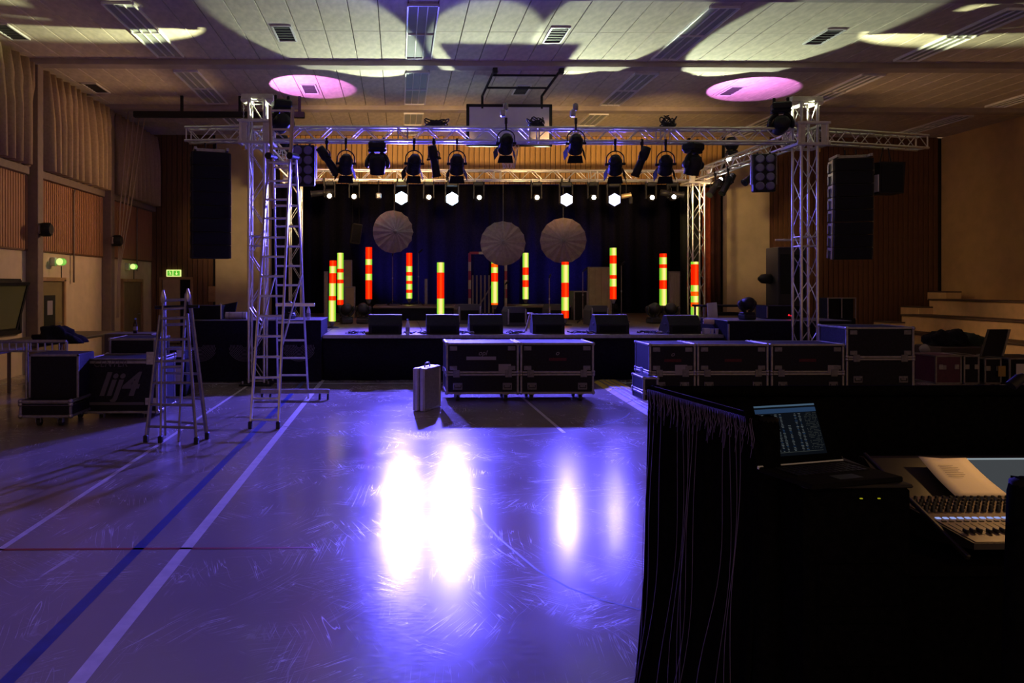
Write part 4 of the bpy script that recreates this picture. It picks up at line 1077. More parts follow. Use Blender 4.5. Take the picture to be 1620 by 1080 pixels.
# pale boards and leftovers leaned at the back
def slab(px0, px1, py0, py1, Y, dep, m, label, cat, name, ribs=0, z0=None):
    a, b_ = U(px0, py0, Y), U(px1, py1, Y); t = thing(name, label, cat, ((a.x+b_.x)/2, Y, z0 if z0 is not None else b_.z)); W = b_.x-a.x; H = a.z-t.location.z
    MB().cbox((0, 0, H/2), (W, dep, H), .01).build('sheet', m, t)
    if ribs:
        for k in range(ribs): MB().cbox((-W/2+W*(k+.5)/ribs, -dep/2-.01, H/2), (W/ribs*.45, .03, H*.96), .004).build('rib', m, t)
    mb = MB()
    for q in (-1, 1): mb.cbox((q*(W/2-.015), -.01, H/2), (.035, dep+.03, H+.02), .004)
    mb.cbox((0, -.01, H), (W, dep+.03, .035), .004); mb.build('edge', aludk, t)
    return t
slab(929, 967, 423, 481, 22.6, .08, beige, 'folded beige partition leaning behind the right tubes', 'partition', 'partition', 4, ZS)
slab(1057, 1075, 430, 496, 22.4, .06, mat('radiator_pale', (.42, .38, .30), .5), 'ribbed pale radiator panel beside the paired light tube', 'panel', 'ribbed_panel', 7, ZS)
slab(544, 557, 412, 480, 22.6, .12, beige, 'beige locker behind the two leftmost light tubes', 'cabinet', 'locker', 0, ZS)
slab(546, 562, 454, 490, 22.0, .3, beige, 'low beige box in front of the locker', 'box', 'storage_box', 0, ZS)
slab(513, 519, 430, 490, 22.5, .1, mat('pale_wood_post', (.5, .38, .2), .7), 'narrow pale board behind the leftmost light tube', 'board', 'upright_board', 0, ZS)
slab(904, 926, 461, 500, 20.6, .5, caseblk, 'dark rack case with pale edges right of the red-footed tube', 'case', 'rack_case', 0, ZS)
slab(672, 676, 442, 486, 21.5, .05, mat('pale_wood_post', (.5, .38, .2), .7), 'thin pale post left of the goal', 'post', 'upright_post', 0, ZS)
# hanging black speaker in the dark
p = U(563, 370, 22.5); t = thing('stage_speaker', 'dim black speaker hanging in dark between leftmost tubes and parasol', 'speaker', p, .2)
Mq = ry(R(8)); MB().cbox((0, 0, 0), (.30, .3, .62), .02, Mq).build('cabinet', mat('speaker_grey', (.03, .03, .038), .7), t); MB().cbox((0, -.155, 0), (.26, .012, .56), .004, Mq).build('grille', grille, t)
for q in (-1, 1): MB().tube((q*.1, 0, .2), (q*.1, .0, 5.56-p.z), .008, 5).build('hanger', black, t)
# microphone stands
for px, pyt, Y, lab in ((662, 400, 21, 'thin microphone stand right of the red-topped tube'), (621, 405, 21, 'thin microphone stand below the left parasol'), (869, 440, 18.2, 'thin microphone stand between the right parasol and tube'), (922, 430, 18.9, 'boom microphone stand beside the beige partition'), (983, 420, 19, 'microphone stand right of the beige partition tube'), (799, 450, 19, 'microphone stand with two clips at stage centre')):
    T = U(px, pyt, Y); t = thing('microphone_stand', lab, 'microphone stand', (T.x, Y, zfloor(T.x, Y)), random.random()*3, 'microphone stands'); h = T.z-t.location.z
    MB().tube((0, 0, .02), (0, 0, h), .011, 6).build('pole', steelp, t)
    for k in range(3): MB().tube((0, 0, .12), (.28*math.cos(k*2.09), .28*math.sin(k*2.09), .01), .011, 6).build('leg', black, t)
    MB().lathe([(.012, 0), (.02, .02), (.026, .1), (.02, .15), (.005, .17)], 8, rx(R(50)), (0, 0, h)).build('microphone', black, t)
    MB().cbox((0, 0, h*.55), (.03, .03, .05), .006).build('clutch', zinc, t)
# wedge and cabinets mid stage
for px0, px1, pyt, pyb, Y, lab in ((720, 760, 481, 503, 18.6, 'grey wedge monitor beside the goal'), (862, 892, 481, 500, 18.9, 'grey wedge monitor on centre riser'), (928, 958, 483, 512, 18, 'round-topped drum case behind the right monitors'), (797, 830, 485, 515, 17.6, 'dark drum stool and case at stage centre')):
    a, b_ = U(px0, pyt, Y), U(px1, pyb, Y); t = thing('stage_box', lab, 'equipment', ((a.x+b_.x)/2, Y, ZS), .1); W = b_.x-a.x; H = max(.25, a.z-ZS)
    mb = MB(); mb.prism([(-W/2, 0), (W/2, 0), (W/2, H*.75), (W*.4, H), (-W*.4, H), (-W/2, H*.75)], -.25, .25); mb.build('shell', mat('dim_grey', (.06, .055, .06), .7), t)
    MB().cbox((0, -.255, H*.45), (W*.7, .012, H*.5), .004).build('front_panel', blackm, t)
    for q in (-1, 1): MB().cbox((q*W*.42, -.26, H*.5), (.03, .02, H*.8), .004).build('strap', zinc, t)
# small clutter and cables on the stage lip
def cable_mess(x, y, z, label, seed, n=6, r=.22, m=None):
    rd = random.Random(seed); t = thing('cable_bundle', label, 'cable', (x, y, z), 0, 'cable bundles on the stage edge')
    for k in range(n):
        pts = []; a = rd.uniform(0, 6.28); cx, cy = rd.uniform(-r, r), rd.uniform(-.1, .1)
        for i in range(12): a += rd.uniform(.3, .8); pts.append((cx+rd.uniform(.06, .14)*math.cos(a), cy+.09*math.sin(a), .012+.05*rd.random()))
        MB().path(pts, .009, 5).build('loop', m or rubber, t)
    MB().cbox((r*.5, 0, .03), (.12, .1, .05), .01).build('stage_box', zinc, t)
for k, (px, lab) in enumerate(((662, 'cable bundle between the first two monitors'), (808, 'cable bundle right of the middle monitor'), (925, 'cable bundle left of the fifth monitor'), (1035, 'cable bundle left of the last monitor'), (573, 'cable bundle left of the first monitor'), (737, 'cable bundle left of the middle monitor'))):
    cable_mess(UX(px, 14.65), 14.7, ZS, lab, k+5)
t = thing('folding_stool', 'green-lit wooden folding stool beside the fourth monitor', 'stool', (UX(839, 15.6), 15.6, ZS))
for q in (-1, 1): MB().tube((q*.10, 0, 0), (0, 0, .38), .022, 6).build('leg', beige, t)
MB().cbox((0, 0, .38), (.1, .2, .03), .006).build('seat', beige, t)
# rack, paper and roll at the right of stage
p = U(1150, 520, 15.2)
t = thing('equipment_table', 'low black equipment table with papers at the right stage end', 'table', (UX(1155, 16.4), 16.4, ZS))
MB().cbox((0, 0, .52), (1.5, .6, .04), .008).build('table_top', blackm, t)
for a in (-1, 1):
    for q in (-1, 1): MB().cbox((a*.7, q*.25, .25), (.04, .04, .5), .006).build('leg', steelp, t)
t = thing('rack_unit', 'small amplifier rack with pale vents on the low equipment table', 'amplifier', (UX(1147, 16.3), 16.3, ZS))
MB().cbox((0, 0, .2), (.5, .3, .36), .01).build('chassis', blackm, t)
for k in range(3): MB().cbox((0, -.16, .1+.09*k), (.44, .02, .05), .004).build('front_plate', mat('brass_plate', (.4, .28, .12), .5, .3), t)
tag(MB().cbox(U(1127, 493, 15.9), (.22, .02, .40), .004, ry(R(-4))).build('paper_sheet', white), 'white paper sheet hanging at the low equipment table', 'paper')
o = thing('paper_roll', 'rolled pale banner lit orange beside the right speaker bank', 'roll', U(1131, 508, 14.9))
MB().tube((-.24, 0, 0), (.26, -.1, -.03), .055, 12).build('roll', mat('roll_pale', (.6, .42, .26), .5), o); MB().tube((-.25, .001, 0), (-.235, 0, 0), .02, 8).build('core', blackm, o)
t = thing('cup_stack', 'small clear cups and box on a ledge by the right speaker bank', 'cups', (UX(1117, 14.6), 14.6, ZS))
MB().cbox((0, 0, .06), (.12, .12, .12), .01).build('box', clear, t)
for k in range(2): MB().lathe([(.03, 0), (.042, .11)], 10, None, (.12+.1*k, 0, 0)).build('cup', clear, t)
zr = UZ(508, 14.2, 1240)+.012
moving_head((UX(1184, 14.5), 14.55, zr), 'moving head standing on the right speaker bank', -1, R(15), .2, 'moving heads on the stage floor', .78)
t = thing('amplifier', 'dark amplifier with two red lamps on the right speaker bank', 'amplifier', (UX(1232, 15.1), 15.1, zr))
MB().cbox((0, 0, .14), (.75, .45, .26), .01).build('chassis', blackm, t)
for k in range(2): MB().lathe([(.002, 0), (.014, .004), (.014, .012)], 8, rx(R(90)), (.09+.05*k, -.225, .08-.012*k)).build('red_lamp', emit('red_led', (1, .01, .02), 3), t)
for q in (-1, 1): MB().cbox((q*.36, -.23, .14), (.03, .02, .24), .004).build('rack_ear', steelp, t)
t = thing('rack_case', 'open dark rack case with pale frame behind the right tower', 'case', (UX(1322, 15.2), 15.2, 0)); 
MB().cbox((0, 0, .6), (.55, .5, 1.2), .01).build('plinth', blackm, t)
for q in (-1, 1): MB().cbox((q*.15, 0, zr+.22-.0), (.22, .4, .42), .01).build('bay', blackm, t)
mb = MB()
for q in (-.29, 0, .29): mb.cbox((q, -.21, zr+.2), (.02, .02, .46), .003)
mb.cbox((0, -.21, zr+.43), (.6, .02, .02), .003); mb.build('frame', aludk, t)
t = thing('stage_speaker', 'dark speaker stack seen left of the right front tower', 'speaker', (UX(1243, 17.5), 17.5, ZS))
MB().cbox((0, 0, .95), (.68, .6, 1.9), .02).build('cabinet', mat('speaker_dark', (.014, .013, .02), .7), t)
MB().cbox((0, -.31, 1.25), (.6, .02, .95), .01).build('grille', grille, t)
MB().lathe([(.03, 0), (.13, .06), (.11, .26), (.04, .34)], 14, ry(R(-90)), (-.33, 0, 1.14)).build('horn', black, t)
MB().cbox((0, -.1, UZ(380, 17.5, 1240)-ZS), (.62, .05, .05), .01).build('bar', mat('pale_bar', (.55, .52, .6), .4), t)
# gear on left speaker bank
t = thing('keyboard_case', 'black case with upright pale strips on the left speaker bank', 'case', (UX(330, 14.8), 14.8, ztl))
MB().cbox((0, 0, .14), (.62, .4, .27), .01).build('body', blackm, t)
for q in (-1, 1): MB().cbox((q*.3, -.2, .15), (.025, .03, .3), .004).build('corner_strip', alu, t)
t = thing('camp_chair', 'folded black canvas chair on the left speaker bank', 'chair', (UX(360, 15.0), 15.0, ztl))
MB().prism([(-.14, .05), (.14, .05), (.2, .34), (-.1, .28)], -.04, .04).build('canvas', cloth, t)
for q in (-1, 1): MB().tube((q*.13, 0, 0), (q*.15, 0, .32), .014).build('leg', zinc, t)
t = thing('canvas_roll', 'silver-grey rolled sheet lying on the left speaker bank', 'roll', (UX(374, 14.6), 14.6, ztl+.075))
MB().tube((-.21, 0, 0), (.21, 0, .0), .075, 14).build('roll', mat('silver_sheet', (.5, .46, .46), .4, .3, 12, .15), t)
for q in (-1, 1): MB().lathe([(.077, -.01), (.077, .01)], 14, ry(R(90)), (q*.13, 0, 0)).build('strap', greytape, t)
p = U(455, 492, 14.6)
moving_head((UX(458, 14.8), 14.8, ztl), 'moving head standing on the left speaker bank behind ladder', -1, R(30), -.4, 'moving heads on the stage floor', .6)
# ================================================================== LEFT SIDE GEAR
Yl = G(80, 676).y
xa, xb = UX(30, Yl), UX(113, Yl)
flight_case(xa, xb, Yl, UZ(637, Yl, 70), .85, 'low black case on casters under the tall panel at the left', split=.98, plates=False, group='cases by the left wall')
t = thing('panel_case', 'tall black panel case standing on the low wheeled case', 'case', ((UX(57, Yl+.45)+UX(135, Yl+.45))/2, Yl+.5, UZ(637, Yl, 70)+.005))
W = UX(135, Yl+.45)-UX(57, Yl+.45); H = UZ(558, Yl+.45, 100)-t.location.z
MB().cbox((0, 0, H/2), (W, .5, H), .01).build('body', caseblk, t)
mb = MB()
for q in (-1, 1): mb.cbox((q*(W/2-.015), -.245, H/2), (.03, .03, H), .004)
mb.cbox((0, -.245, H-.015), (W, .03, .03), .004); mb.build('edge_extrusion', aludk, t)
Y2 = G(180, 668).y+.25
xa, xb = UX(133, Y2), UX(250, Y2)
o = flight_case(xa, xb, Y2, UZ(568, Y2, 200), .8, 'long black trunk with big pale slanted letters behind the short ladder', split=.96, plates=False, group='cases by the left wall', wheel=.08)
text_part('lettering', 'lij4', .46, mat('pale_letter', (.10, .09, .09), .7), o, (-.05, -.405, .34), shear=.35, offset=.012)
text_part('small_lettering', 'CENTER', .13, mat('dim_letter', (.09, .08, .085), .7), o, (-.15, -.405, .74), shear=.2)
MB().box((-.1, -.403, .22), (.85, .006, .04)).build('stripe', mat('dim_letter', (.09, .08, .085), .7), o)
MB().cbox((.42, -.404, .86), (.13, .01, .18), .004).build('label_plate', zinc, o); MB().cbox((.42, -.404, .25), (.16, .012, .1), .004).build('handle_dish', zinc, o)
Y3 = Y2+1.1
flight_case(UX(172, Y3), UX(246, Y3), Y3, UZ(535, Y3, 210), .7, 'black lidded case behind the lettered trunk', split=.3, plates=False, group='cases by the left wall', casters=False)
# long low table with barrier along left wall
t = thing('long_table', 'long dark trestle table along the left wall under heaped black cloth', 'table', (-6.4, 12.9, 0))
MB().cbox((0, 0, .90), (1.1, 5.0, .05), .01).build('table_top', mat('table_dark', (.09, .07, .05), .5), t)
for a in (-1, 1):
    for q in (-2.2, 0, 2.2): MB().cbox((a*.45, q, .44), (.05, .05, .88), .006).build('leg', steelp, t)
t = thing('crowd_barrier', 'grey metal barrier rail with short uprights beside the left table', 'barrier', (0, 0, 0))
b0, b1 = U(-20, 540, 10.6), U(105, 540, 10.6)
MB().tube(b0, b1, .025, 8).build('top_rail', zinc, t)
lo = Vector((0, 0, -.14)); MB().tube(b0+lo, b1+lo, .016, 8).build('mid_rail', zinc, t)
for k in range(12): MB().tube(b0.lerp(b1, k/11), b0.lerp(b1, k/11)+lo, .013, 6).build('bar', zinc, t)
for f in (.0, .5, 1): q = b0.lerp(b1, f); MB().tube(q, (q.x, q.y, 0), .022, 8).build('post', zinc, t)
# cloth heap
def heap(loc, sx, sy, sz, label, name, m, seed, cat='cloth'):
    rd = random.Random(seed); bm = bmesh.new(); bmesh.ops.create_icosphere(bm, subdivisions=4, radius=1)
    for v in bm.verts:
        n = v.co.normalized(); f = 1+.16*math.sin(n.x*5+seed)+.12*math.sin(n.y*7+2*seed)+.10*math.sin(n.z*6+n.x*9)+.05*math.sin(n.x*17+n.y*13)
        v.co = Vector((n.x*f*sx, n.y*f*sy, max(0, n.z*f*sz)))
    me = bpy.data.meshes.new(name); bm.to_mesh(me); bm.free(); me.polygons.foreach_set('use_smooth', [True]*len(me.polygons)); me.materials.append(m)
    o = bpy.data.objects.new(name, me); COL.objects.link(o); o.location = loc
    return tag(o, label, cat)
heap((UX(90, 12.2), 12.2, .93), .40, .35, .26, 'heap of black cloth on long table by the left wall', 'cloth_heap', cloth, 2)
bottle((UX(214, 12.6), 12.6, UZ(527, 12.6, 214)), .26, 'dark bottle on case top behind the short ladder', mat('brown_glass', (.03, .015, .01), .15))
tag(MB().cbox((UX(214, 12.8), 12.75, UZ(527, 12.6, 214)/2), (.8, .6, UZ(527, 12.6, 214)-.004), .01).build('plinth_table', mat('table_dark', (.09, .07, .05), .5)), 'dark plinth carrying the bottle by the left wall', 'plinth')
t = thing('tool_crate', 'dark crate with white labels behind the short ladder', 'crate', (UX(278, 12.6), 12.6, 0))
MB().cbox((0, 0, .3), (.45, .4, .6), .01).build('crate_body', blackm, t); MB().box((.07, -.203, .35), (.16, .006, .26)).build('label_sheet', white, t)
MB().cbox((0, 0, .72), (.4, .35, .2), .01).build('upper_box', blackm, t); MB().box((.12, -.178, .74), (.1, .006, .14)).build('label_sheet', white, t)
# ================================================================== RIGHT SIDE GEAR
Yq = 12.6
def px_case(px0, px1, pyt, pyb, Y, dep, label, m, grp, rot=0., z0=0.):
    a, b_ = UX(px0, Y), UX(px1, Y); H = UZ(pyt, Y, (px0+px1)/2)-z0
    t = thing('equipment_case', label, 'case', ((a+b_)/2, Y+dep/2, z0), rot, grp); W = b_-a
    MB().cbox((0, 0, H/2), (W-.02, dep-.02, H-.01), .01).build('body', m, t); mb = MB(); e = .03
    for i in (-1, 1):
        for q in (-1, 1):
            mb.cbox((i*(W/2-e/2), q*(dep/2-e/2), H/2), (e, e, H), .004); mb.cbox((0, i*(dep/2-e/2), e/2 if q < 0 else H-e/2), (W, e, e), .004); mb.cbox((i*(W/2-e/2), 0, e/2 if q < 0 else H-e/2), (e, dep, e), .004)
    mb.build('edge_extrusion', aludk, t)
    for q in (-1, 1): MB().cbox((q*W*.3, -dep/2-.004, H*.6), (.08, .012, .09), .004).build('latch', zinc, t)
    return t
Yr = 13.7
wine = mat('wine_red_laminate', (.075, .014, .04), .5, 0, 20, .2)
o = px_case(1480, 1522, 562, 605, Yr, .6, 'wine-red equipment case beside the row of flight cases', wine, 'cases by the tiered seats')
MB().box((-.12, -.304, .32), (.14, .006, .08)).build('label_plate', greytape, o)
px_case(1525, 1550, 562, 610, Yr, .6, 'dark blue-black case right of the wine-red case', caseblk, 'cases by the tiered seats')
o = px_case(1558, 1585, 566, 612, Yr, .6, 'dark open case below the leaning lid', caseblk, 'cases by the tiered seats')
MB().box((.12, -.354, .25), (.14, .006, .2)).build('label_card', mat('card_ochre', (.35, .22, .06), .8), o)
o = px_case(1597, 1670, 566, 612, Yr-.1, .8, 'black case with white sheet at the right picture edge', caseblk, 'cases by the tiered seats')
MB().box((-.28, -.454, .26), (.16, .006, .28)).build('label_sheet', white, o)
t = thing('case_lid', 'tilted black case lid leaning above the open case', 'case lid', (UX(1572, Yr+.2), Yr+.25, UZ(565, Yr, 1570)))
MB().prism([(-.22, 0), (.18, 0), (.32, .52), (-.06, .52)], -.03, .03).build('panel', caseblk, t); MB().prism([(.16, 0), (.2, 0), (.34, .52), (.3, .52)], -.05, .05).build('edge', aludk, t)
heap((UX(1498, 15.0), 15.0, UZ(545, 15.0, 1500)), .36, .3, .30, 'dark heap of jackets on the seats behind the wine-red case', 'jacket_heap', cloth, 5)
heap((UX(1537, 15.1), 15.1, UZ(545, 15.0, 1530)), .26, .25, .22, 'dark green bundle beside the heap of jackets', 'cloth_bundle', mat('dark_green_cloth', (.012, .025, .014), .9), 9)
tag(MB().cbox((UX(1513, 15.0), 15.05, UZ(546, 15.0, 1513)/2), (1.15, .8, UZ(546, 15.0, 1513)-.01), .02).build('bench', mat('bench_dark', (.06, .045, .04), .7)), 'dark bench carrying the jackets before the tiered seats', 'bench')
cable_mess(UX(1575, 13.2), 13.2, 0, 'cable bundle on floor before the open case', 40, 7, .3)
t = thing('floodlight', 'round white-rimmed floodlight beside the tall flight case', 'lamp', (UX(1462, 14.7), 14.7, 0))
MB().tube((0, 0, 0), (0, 0, UZ(560, 14.3, 1460)), .02).build('stand', black, t)
MB().lathe([(.02, -.08), (.08, -.05), (.10, .03), (.10, .05)], 14, ry(R(70)) , (0, 0, UZ(555, 14.3, 1460))).build('reflector', mat('pale_reflector', (.25, .23, .22), .6), t)
for k in range(3): MB().tube((0, 0, .2), (.25*math.cos(k*2.1), .25*math.sin(k*2.1), .01), .012).build('leg', black, t)
# ================================================================== MIXING BOOTH
ZT = 1.4
Pf = G(1030, 619, ZT); Pn = G(1203, 669, ZT)
rail_m = black
def drape_panel(p0, p1, zt, label, seed, flare=.06, n=None, folds=.16, amp=.018, side=1):
    d = Vector((p1[0]-p0[0], p1[1]-p0[1], 0)); L = d.length; d.normalize(); nn = Vector((-d.y, d.x, 0))*side
    n = n or int(L/.012); rows = 9; V = []; rd = random.Random(seed); ph0 = rd.random()*6
    t = thing('booth_drape', label, 'drape', (p0[0], p0[1], 0), 0, 'black drapes round the mixing booth')
    for i in range(n+1):
        s = L*i/n; ph = s*2*math.pi/folds+ph0+1.1*math.sin(s*5.1)
        for j in range(rows):
            f = j/(rows-1); z = zt*(1-f)+.004
            off = amp*(.25+f)*math.sin(ph+.4*f*math.sin(s*9))+flare*f*f+.004*math.sin(ph*2.7)
            P = d*s+nn*off; V.append((P.x, P.y, z))
    o = MB().add(V, [(i*rows+j, i*rows+j+1, (i+1)*rows+j+1, (i+1)*rows+j) for i in range(n) for j in range(rows-1)], True).build('cloth', molton, t)
    o.modifiers.new('s', 'SOLIDIFY').thickness = .006
    # the cloth turns over the rail
    pts = []
    MB().tube(d*-.0+Vector((0, 0, zt)), d*L+Vector((0, 0, zt)), .026, 10).build('rail_sleeve', molton, t)
    return t, d, nn, L
dl, d, nn, L = drape_panel(Pf, Pn, ZT, 'black drape with long loose threads on the left side of mixing booth', 3, .07, None, .15, .016, -1)
thr = mat('violet_thread', (.16, .13, .30), .7)
rd = random.Random(11)
nn2 = nn if (nn.x < 0) else -nn
for k in range(13):
    s = L*[.06, .12, .2, .36, .40, .44, .47, .52, .56, .78, .82, .86, .9][k]; ln = rd.choice([1.2, 1.3, 1.05, 1.35])
    pts = []
    for i in range(14):
        f = i/13
        P = d*(s-.05*f*math.sin(k)+.012*math.sin(f*9+k))+nn2*(.03+.09*f*f+.012*math.sin(f*5+k)); pts.append((P.x, P.y, ZT-.01-f*ln))
    MB().path(pts, .0011, 4).build('thread', thr, dl)
mb = MB()
for k in range(90):
    s = L*(.02+.96*k/89); h = rd.uniform(.04, .13)
    P0 = d*s; sw = rd.uniform(.02, .05)
    mb.path([(P0+d*q+nn2*o_+Vector((0, 0, ZT+z)))[:] for q, o_, z in ((0, -.01, .026), (0, .026, .012), (sw*.6, .036, -.02), (sw, .038, -h*.6), (sw*.8, .04, -h))], .0009, 4)
o = mb.build('fringe_threads', thr, dl); o['kind'] = 'stuff'
drape_panel((Pf.x, Pf.y), (Pf.x+2.6, Pf.y+.0), ZT, 'black drape closing the stage side of mixing booth', 5, .0, None, .2, .015, 1)
Pq = G(1597, 772, ZT)
drape_panel((Pq.x+.02, Pq.y+.02), (Pq.x+.6, Pq.y-.45), ZT, 'black drape panel at the near right edge of picture', 8, .10, None, .15, .02, -1)
for P, lab in ((Pf, 'black drape post at the far corner of mixing booth'), (Pn, 'black drape post at the near corner of mixing booth'), (Pq, 'black drape post at the right picture edge')):
    t = thing('drape_post', lab, 'post', (P.x+(.025 if P is not Pq else 0.03), P.y-(.0 if P is Pf else .01), 0), 0, 'posts of the mixing booth')
    MB().tube((0, 0, .02), (0, 0, ZT+.012), .024, 10).build('pole', blackm, t)
    MB().lathe([(.075, .03), (.06, .4), (.045, 1.0), (.036, ZT-.01), (.03, ZT+.02), (.012, ZT+.03)], 14).build('cloth_sleeve', molton, t)
    MB().lathe([(.024, 0), (.032, .004), (.032, .02), (.02, .026)], 12, None, (0, 0, ZT+.0)).build('cap', blackm, t)
    MB().cbox((.0, 0, .01), (.1, .1, .02), .006).build('foot_plate', blackm, t)
# rack under the laptop
t = thing('rack_case', 'black rack case under the open laptop in the booth', 'case', (1.535, 2.74, 0))
rackw, rackd, rackz = .36, .68, 1.22
MB().cbox((0, 0, rackz/2), (rackw, rackd, rackz), .012).build('body', molton, t)
MB().cbox((0, 0, rackz+.006), (rackw+.01, rackd+.01, .012), .005).build('lid_board', mat('rack_top', (.02, .02, .018), .7), t)
for k in range(4): MB().cbox((0, -rackd/2-.006, .3+.2*k), (rackw-.08, .012, .14), .004).build('front_unit', molton, t)
for k, px in enumerate((0, .06)): MB().box((-.0+px, -rackd/2-.013, rackz-.03), (.008, .004, .003)).build('status_lamp', emit('status_led', (.8, .75, .02), .35), t)
# laptop
L0 = G(1200, 739, rackz+.03); L1 = G(1335, 728, rackz+.03)
ang = math.atan2(L1.y-L0.y, L1.x-L0.x); LW = (L1-L0).length
t = thing('laptop', 'open laptop showing track list on black rack in booth', 'laptop', ((L0.x+L1.x)/2, (L0.y+L1.y)/2, rackz+.012), ang)
MB().cbox((0, -.12, .010), (LW, .24, .018), .004).build('base', mat('laptop_grey', (.008, .008, .009), .9, spec=.05), t)
MB().cbox((0, .004, .016), (LW, .008, .012), .002).build('hinge_bar', mat('screen_lit_edge', (.75, .85, .95), .4), t)  # pale blue base colour stands in for the screen's reflection
mb = MB()
for i in range(12):
    for j in range(5): mb.cbox((-.14+.0255*i, -.13+.022*j, .0205), (.021, .018, .004), .001)
o = mb.build('keys', black, t); o['kind'] = 'stuff'
MB().cbox((0, -.19, .0195), (.1, .05, .002), .0005).build('touchpad', black, t)
lid = MB().cbox((0, 0, .115), (LW, .008, .23), .003).build('lid', mat('laptop_lid', (.004, .004, .005), 1.0, spec=.0), t, (0, .006, .02), (R(-20), 0, 0))
sw_, sh = .272, .185; sx0 = -.012
sc = MB().box((sx0, -.0045, .12), (sw_, .001, sh)).build('screen', emit('screen_dark', (.003, .004, .006), 1), lid)
mb = MB(); mb2 = MB(); mb3 = MB(); mb4 = MB(); rd = random.Random(4)
mb.box((sx0, -.0056, .12+sh/2-.004), (sw_, .0006, .006))
mb2.box((sx0, -.0056, .12+sh/2-.022), (sw_, .0006, .016))
cols_ = [-.128, -.108, -.088, -.070, -.050, -.030, .0, .036, .056]
for ci, x in enumerate(cols_):
    for j in range(26):
        z = .12+sh/2-.036-j*.0053
        if ci in (6,) and j < 8: continue
        wd_ = .012*rd.uniform(.35, 1) if ci else .015
        (mb3 if rd.random() < .85 else mb2).box((sx0+x, -.0056, z), (wd_, .0006, .0016))
for i in range(10):
    for j in range(24):
        z = .12+sh/2-.036-j*.0056
        if rd.random() < .7: mb4.box((sx0+.078+i*.0058, -.0056, z), (.0032, .0006, .0012))
mb4.box((sx0, -.0056, .12-sh/2+.012), (sw_*.9, .0006, .0012))
mb.build('title_bar', emit('ui_grey', (.05, .09, .14), 1.0), sc); mb2.build('header_bar', emit('ui_blue', (.015, .035, .08), 1.0), sc)
for m_, nm, uc in ((mb3, 'list_rows', (.08, .095, .10)), (mb4, 'meter_rows', (.045, .05, .045))):
    o = m_.build(nm, emit(nm, uc, 1.0), sc); o['kind'] = 'stuff'
# little white box by the laptop
tag(MB().cbox(G(1322, 725, rackz+.02)+Vector((0, .02, 0)), (.06, .03, .016), .003).build('usb_hub', white), 'small white adapter on the laptop edge', 'adapter')
# table and mixer
t = thing('mixer_table', 'black-cloth table carrying the mixing desk in the booth', 'table', (2.6, 2.88, 0))
MB().cbox((0, 0, .90), (1.76, .78, .04), .008).build('table_top', molton, t); MB().cbox((0, 0, .44), (1.74, .74, .87), .01).build('skirt', molton, t)
f0 = G(1541, 857, 1.0)
mx = thing('mixing_desk', 'digital mixing desk with lit display strips under a paper sheet', 'mixing desk', (f0.x, f0.y, .925))
MWd = 1.1
desk_m = mat('desk_bronze', (.22, .17, .12), .45, .1, 20, .1); desk_d = mat('desk_dark', (.018, .015, .014), .5)
# side profile: fader bed, then knob bed, then raised rear bridge
prof = [(0, .048), (.25, 0), (.64, 0), (.64, .225), (.60, .225), (.44, .105), (.0, .07)]
V = []; n = len(prof)
for x in (0, MWd): V += [(x, y, z) for y, z in prof]
MB().add(V, [tuple(range(n)), tuple(range(2*n-1, n-1, -1))]+[(k, k+n, (k+1) % n+n, (k+1) % n) for k in range(n)]).build('chassis', desk_d, mx)
slope = math.atan2(.035, .44); Ms = rx(slope)
zat = lambda y: .07+.035*y/.44
MB().box((MWd/2, .22, zat(.22)+.001), (MWd-.02, .43, .004), Ms).build('control_plate', desk_m, mx)
for q in (0,): MB().cbox((-.008, .3, .13), (.016, .62, .02), .004, rx(R(22))).build('side_cheek', desk_d, mx)
kn = mat('knob_black', (.012, .012, .012), .4)
kme = MB().lathe([(.0085, 0), (.0085, .006), (.007, .010), (.0065, .024), (.004, .026)], 10).mesh('rotary_knob', kn)
kdot = mat('knob_tip', (.6, .15, .08), .5)
for i in range(22):
    for j in range(4):
        y = .275+.032*j
        inst('rotary_knob', kme, mx, (.03+.0285*i, y, zat(y)+.003), (slope, 0, 0))
fm = MB().box((0, 0, 0), (.004, .1, .002)).mesh('fader_slot', kn); fc = MB().cbox((0, 0, .008), (.012, .024, .014), .003).mesh('fader_cap', kn)
for i in range(22):
    x = .03+.0285*i
    inst('fader_slot', fm, mx, (x, .11, zat(.11)+.003), (slope, 0, 0)); inst('fader_cap', fc, mx, (x, .075+.005*(i % 3), zat(.075)+.004), (slope, 0, 0))
    inst('display_strip', MB().box((0, 0, 0), (.017, .012, .004)).mesh('display_strip', emit('strip_blue', (.28, .36, .75), 1.0)), mx, (x, .21, zat(.21)+.004), (slope, 0, 0)) if i == 0 else inst('display_strip', bpy.data.meshes['display_strip'], mx, (x, .21, zat(.21)+.004), (slope, 0, 0))
    MB().box((x, .18, zat(.18)+.004), (.016, .008, .004), Ms).build('channel_key', desk_d, mx)
br = math.atan2(.12, .16)
scx = .52
MB().box((scx, .518, .168), (.36, .17, .008), rx(br)).build('touch_screen', emit('desk_screen', (.05, .055, .06), 1.0), mx)
mb = MB()
for k in range(5): mb.box((scx, .585, .222), (.34, .008, .004), rx(br))
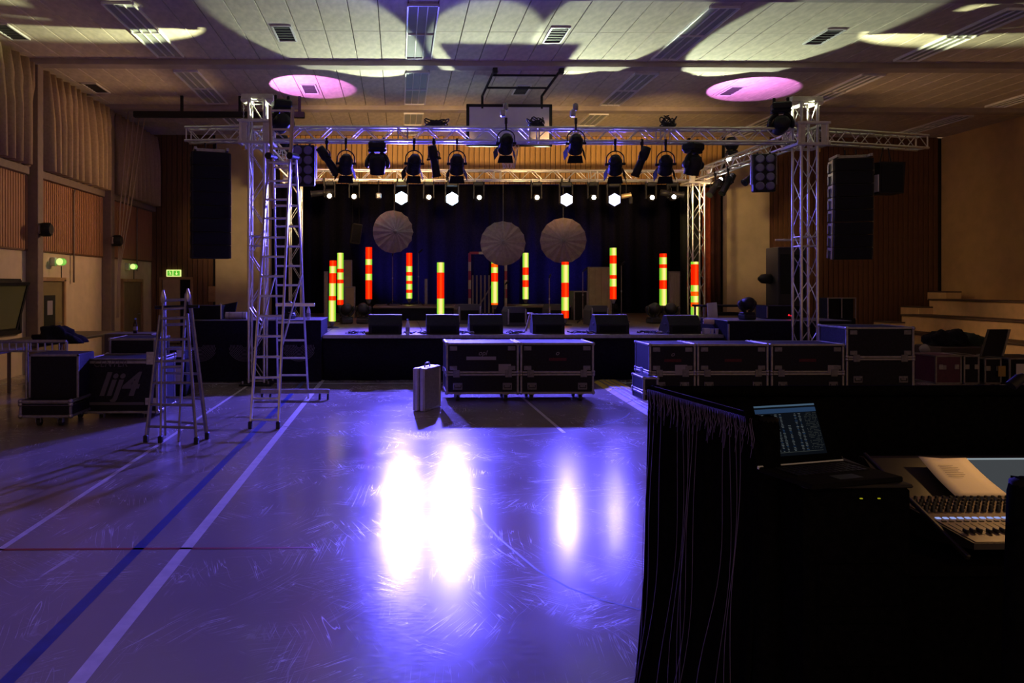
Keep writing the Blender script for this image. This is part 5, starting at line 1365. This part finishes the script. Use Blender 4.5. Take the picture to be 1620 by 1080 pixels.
mb.build('screen_header', emit('desk_screen_line', (.25, .30, .33), 1.0), mx)
# paper sheet on desk bridge
t = thing('paper_sheet', 'warm-lit paper with printed table lying on the mixing desk', 'paper', (0, 0, 0))
c0, c1 = G(1512, 785, 1.045), G(1598, 785, 1.045); c2, c3 = U(1453, 724, c0.y+.16), U(1528, 726, c0.y+.16)
V = []
for i in range(9):
    f = i/8; A = c0.lerp(c2, f); B = c1.lerp(c3, f)
    for j in range(5):
        g = j/4; P = A.lerp(B, g); P.z += .02*math.sin(f*3.1)*(-.4)+.012*abs(g-.5)*f; V.append(P)
o = MB().add(V, [(i*5+j, i*5+j+1, i*5+j+6, i*5+j+5) for i in range(8) for j in range(4)], True).build('sheet', mat('warm_paper', (.72, .66, .56), .8), t)
o.modifiers.new('s', 'SOLIDIFY').thickness = .0008
mb = MB()
for k in range(7):
    f = .80-.045*k; g0, g1 = .25, (.55 if k % 3 == 0 else .62)
    A = c0.lerp(c2, f); B = c1.lerp(c3, f); lift = Vector((0, -.003, .006))
    bend = Vector((0, 0, .02*math.sin(f*3.1)*(-.4)))
    P, Q = A.lerp(B, g0)+lift+bend, A.lerp(B, g1)+lift+bend
    u = (c2-c0).normalized()*.002
    mb.add([P, Q, Q+u, P+u], [(0, 1, 2, 3)])
mb.build('print_lines', mat('print_grey', (.12, .10, .08), .8), t)
# gooseneck desk lamp at the right of the desk
gx = f0.x+.78
t = thing('gooseneck_lamp', 'small gooseneck lamp arched over the mixing desk', 'lamp', (gx, f0.y+.56, 1.18))
MB().path([(0, 0, 0), (0, .0, .2), (-.03, -.03, .3), (-.12, -.06, .35), (-.2, -.08, .33)], .007, 6).build('gooseneck', black, t)
MB().lathe([(.01, -.02), (.02, 0), (.022, .05)], 10, ry(R(230)), (-.2, -.08, .33)).build('lamp_hood', black, t)
spot('desk_lamp_light', (gx-.23, f0.y+.47, 1.18+.29), (f0.x+.12, f0.y+.2, 1.02), P_DESK, (1, .52, .17), 120, .8, .015)
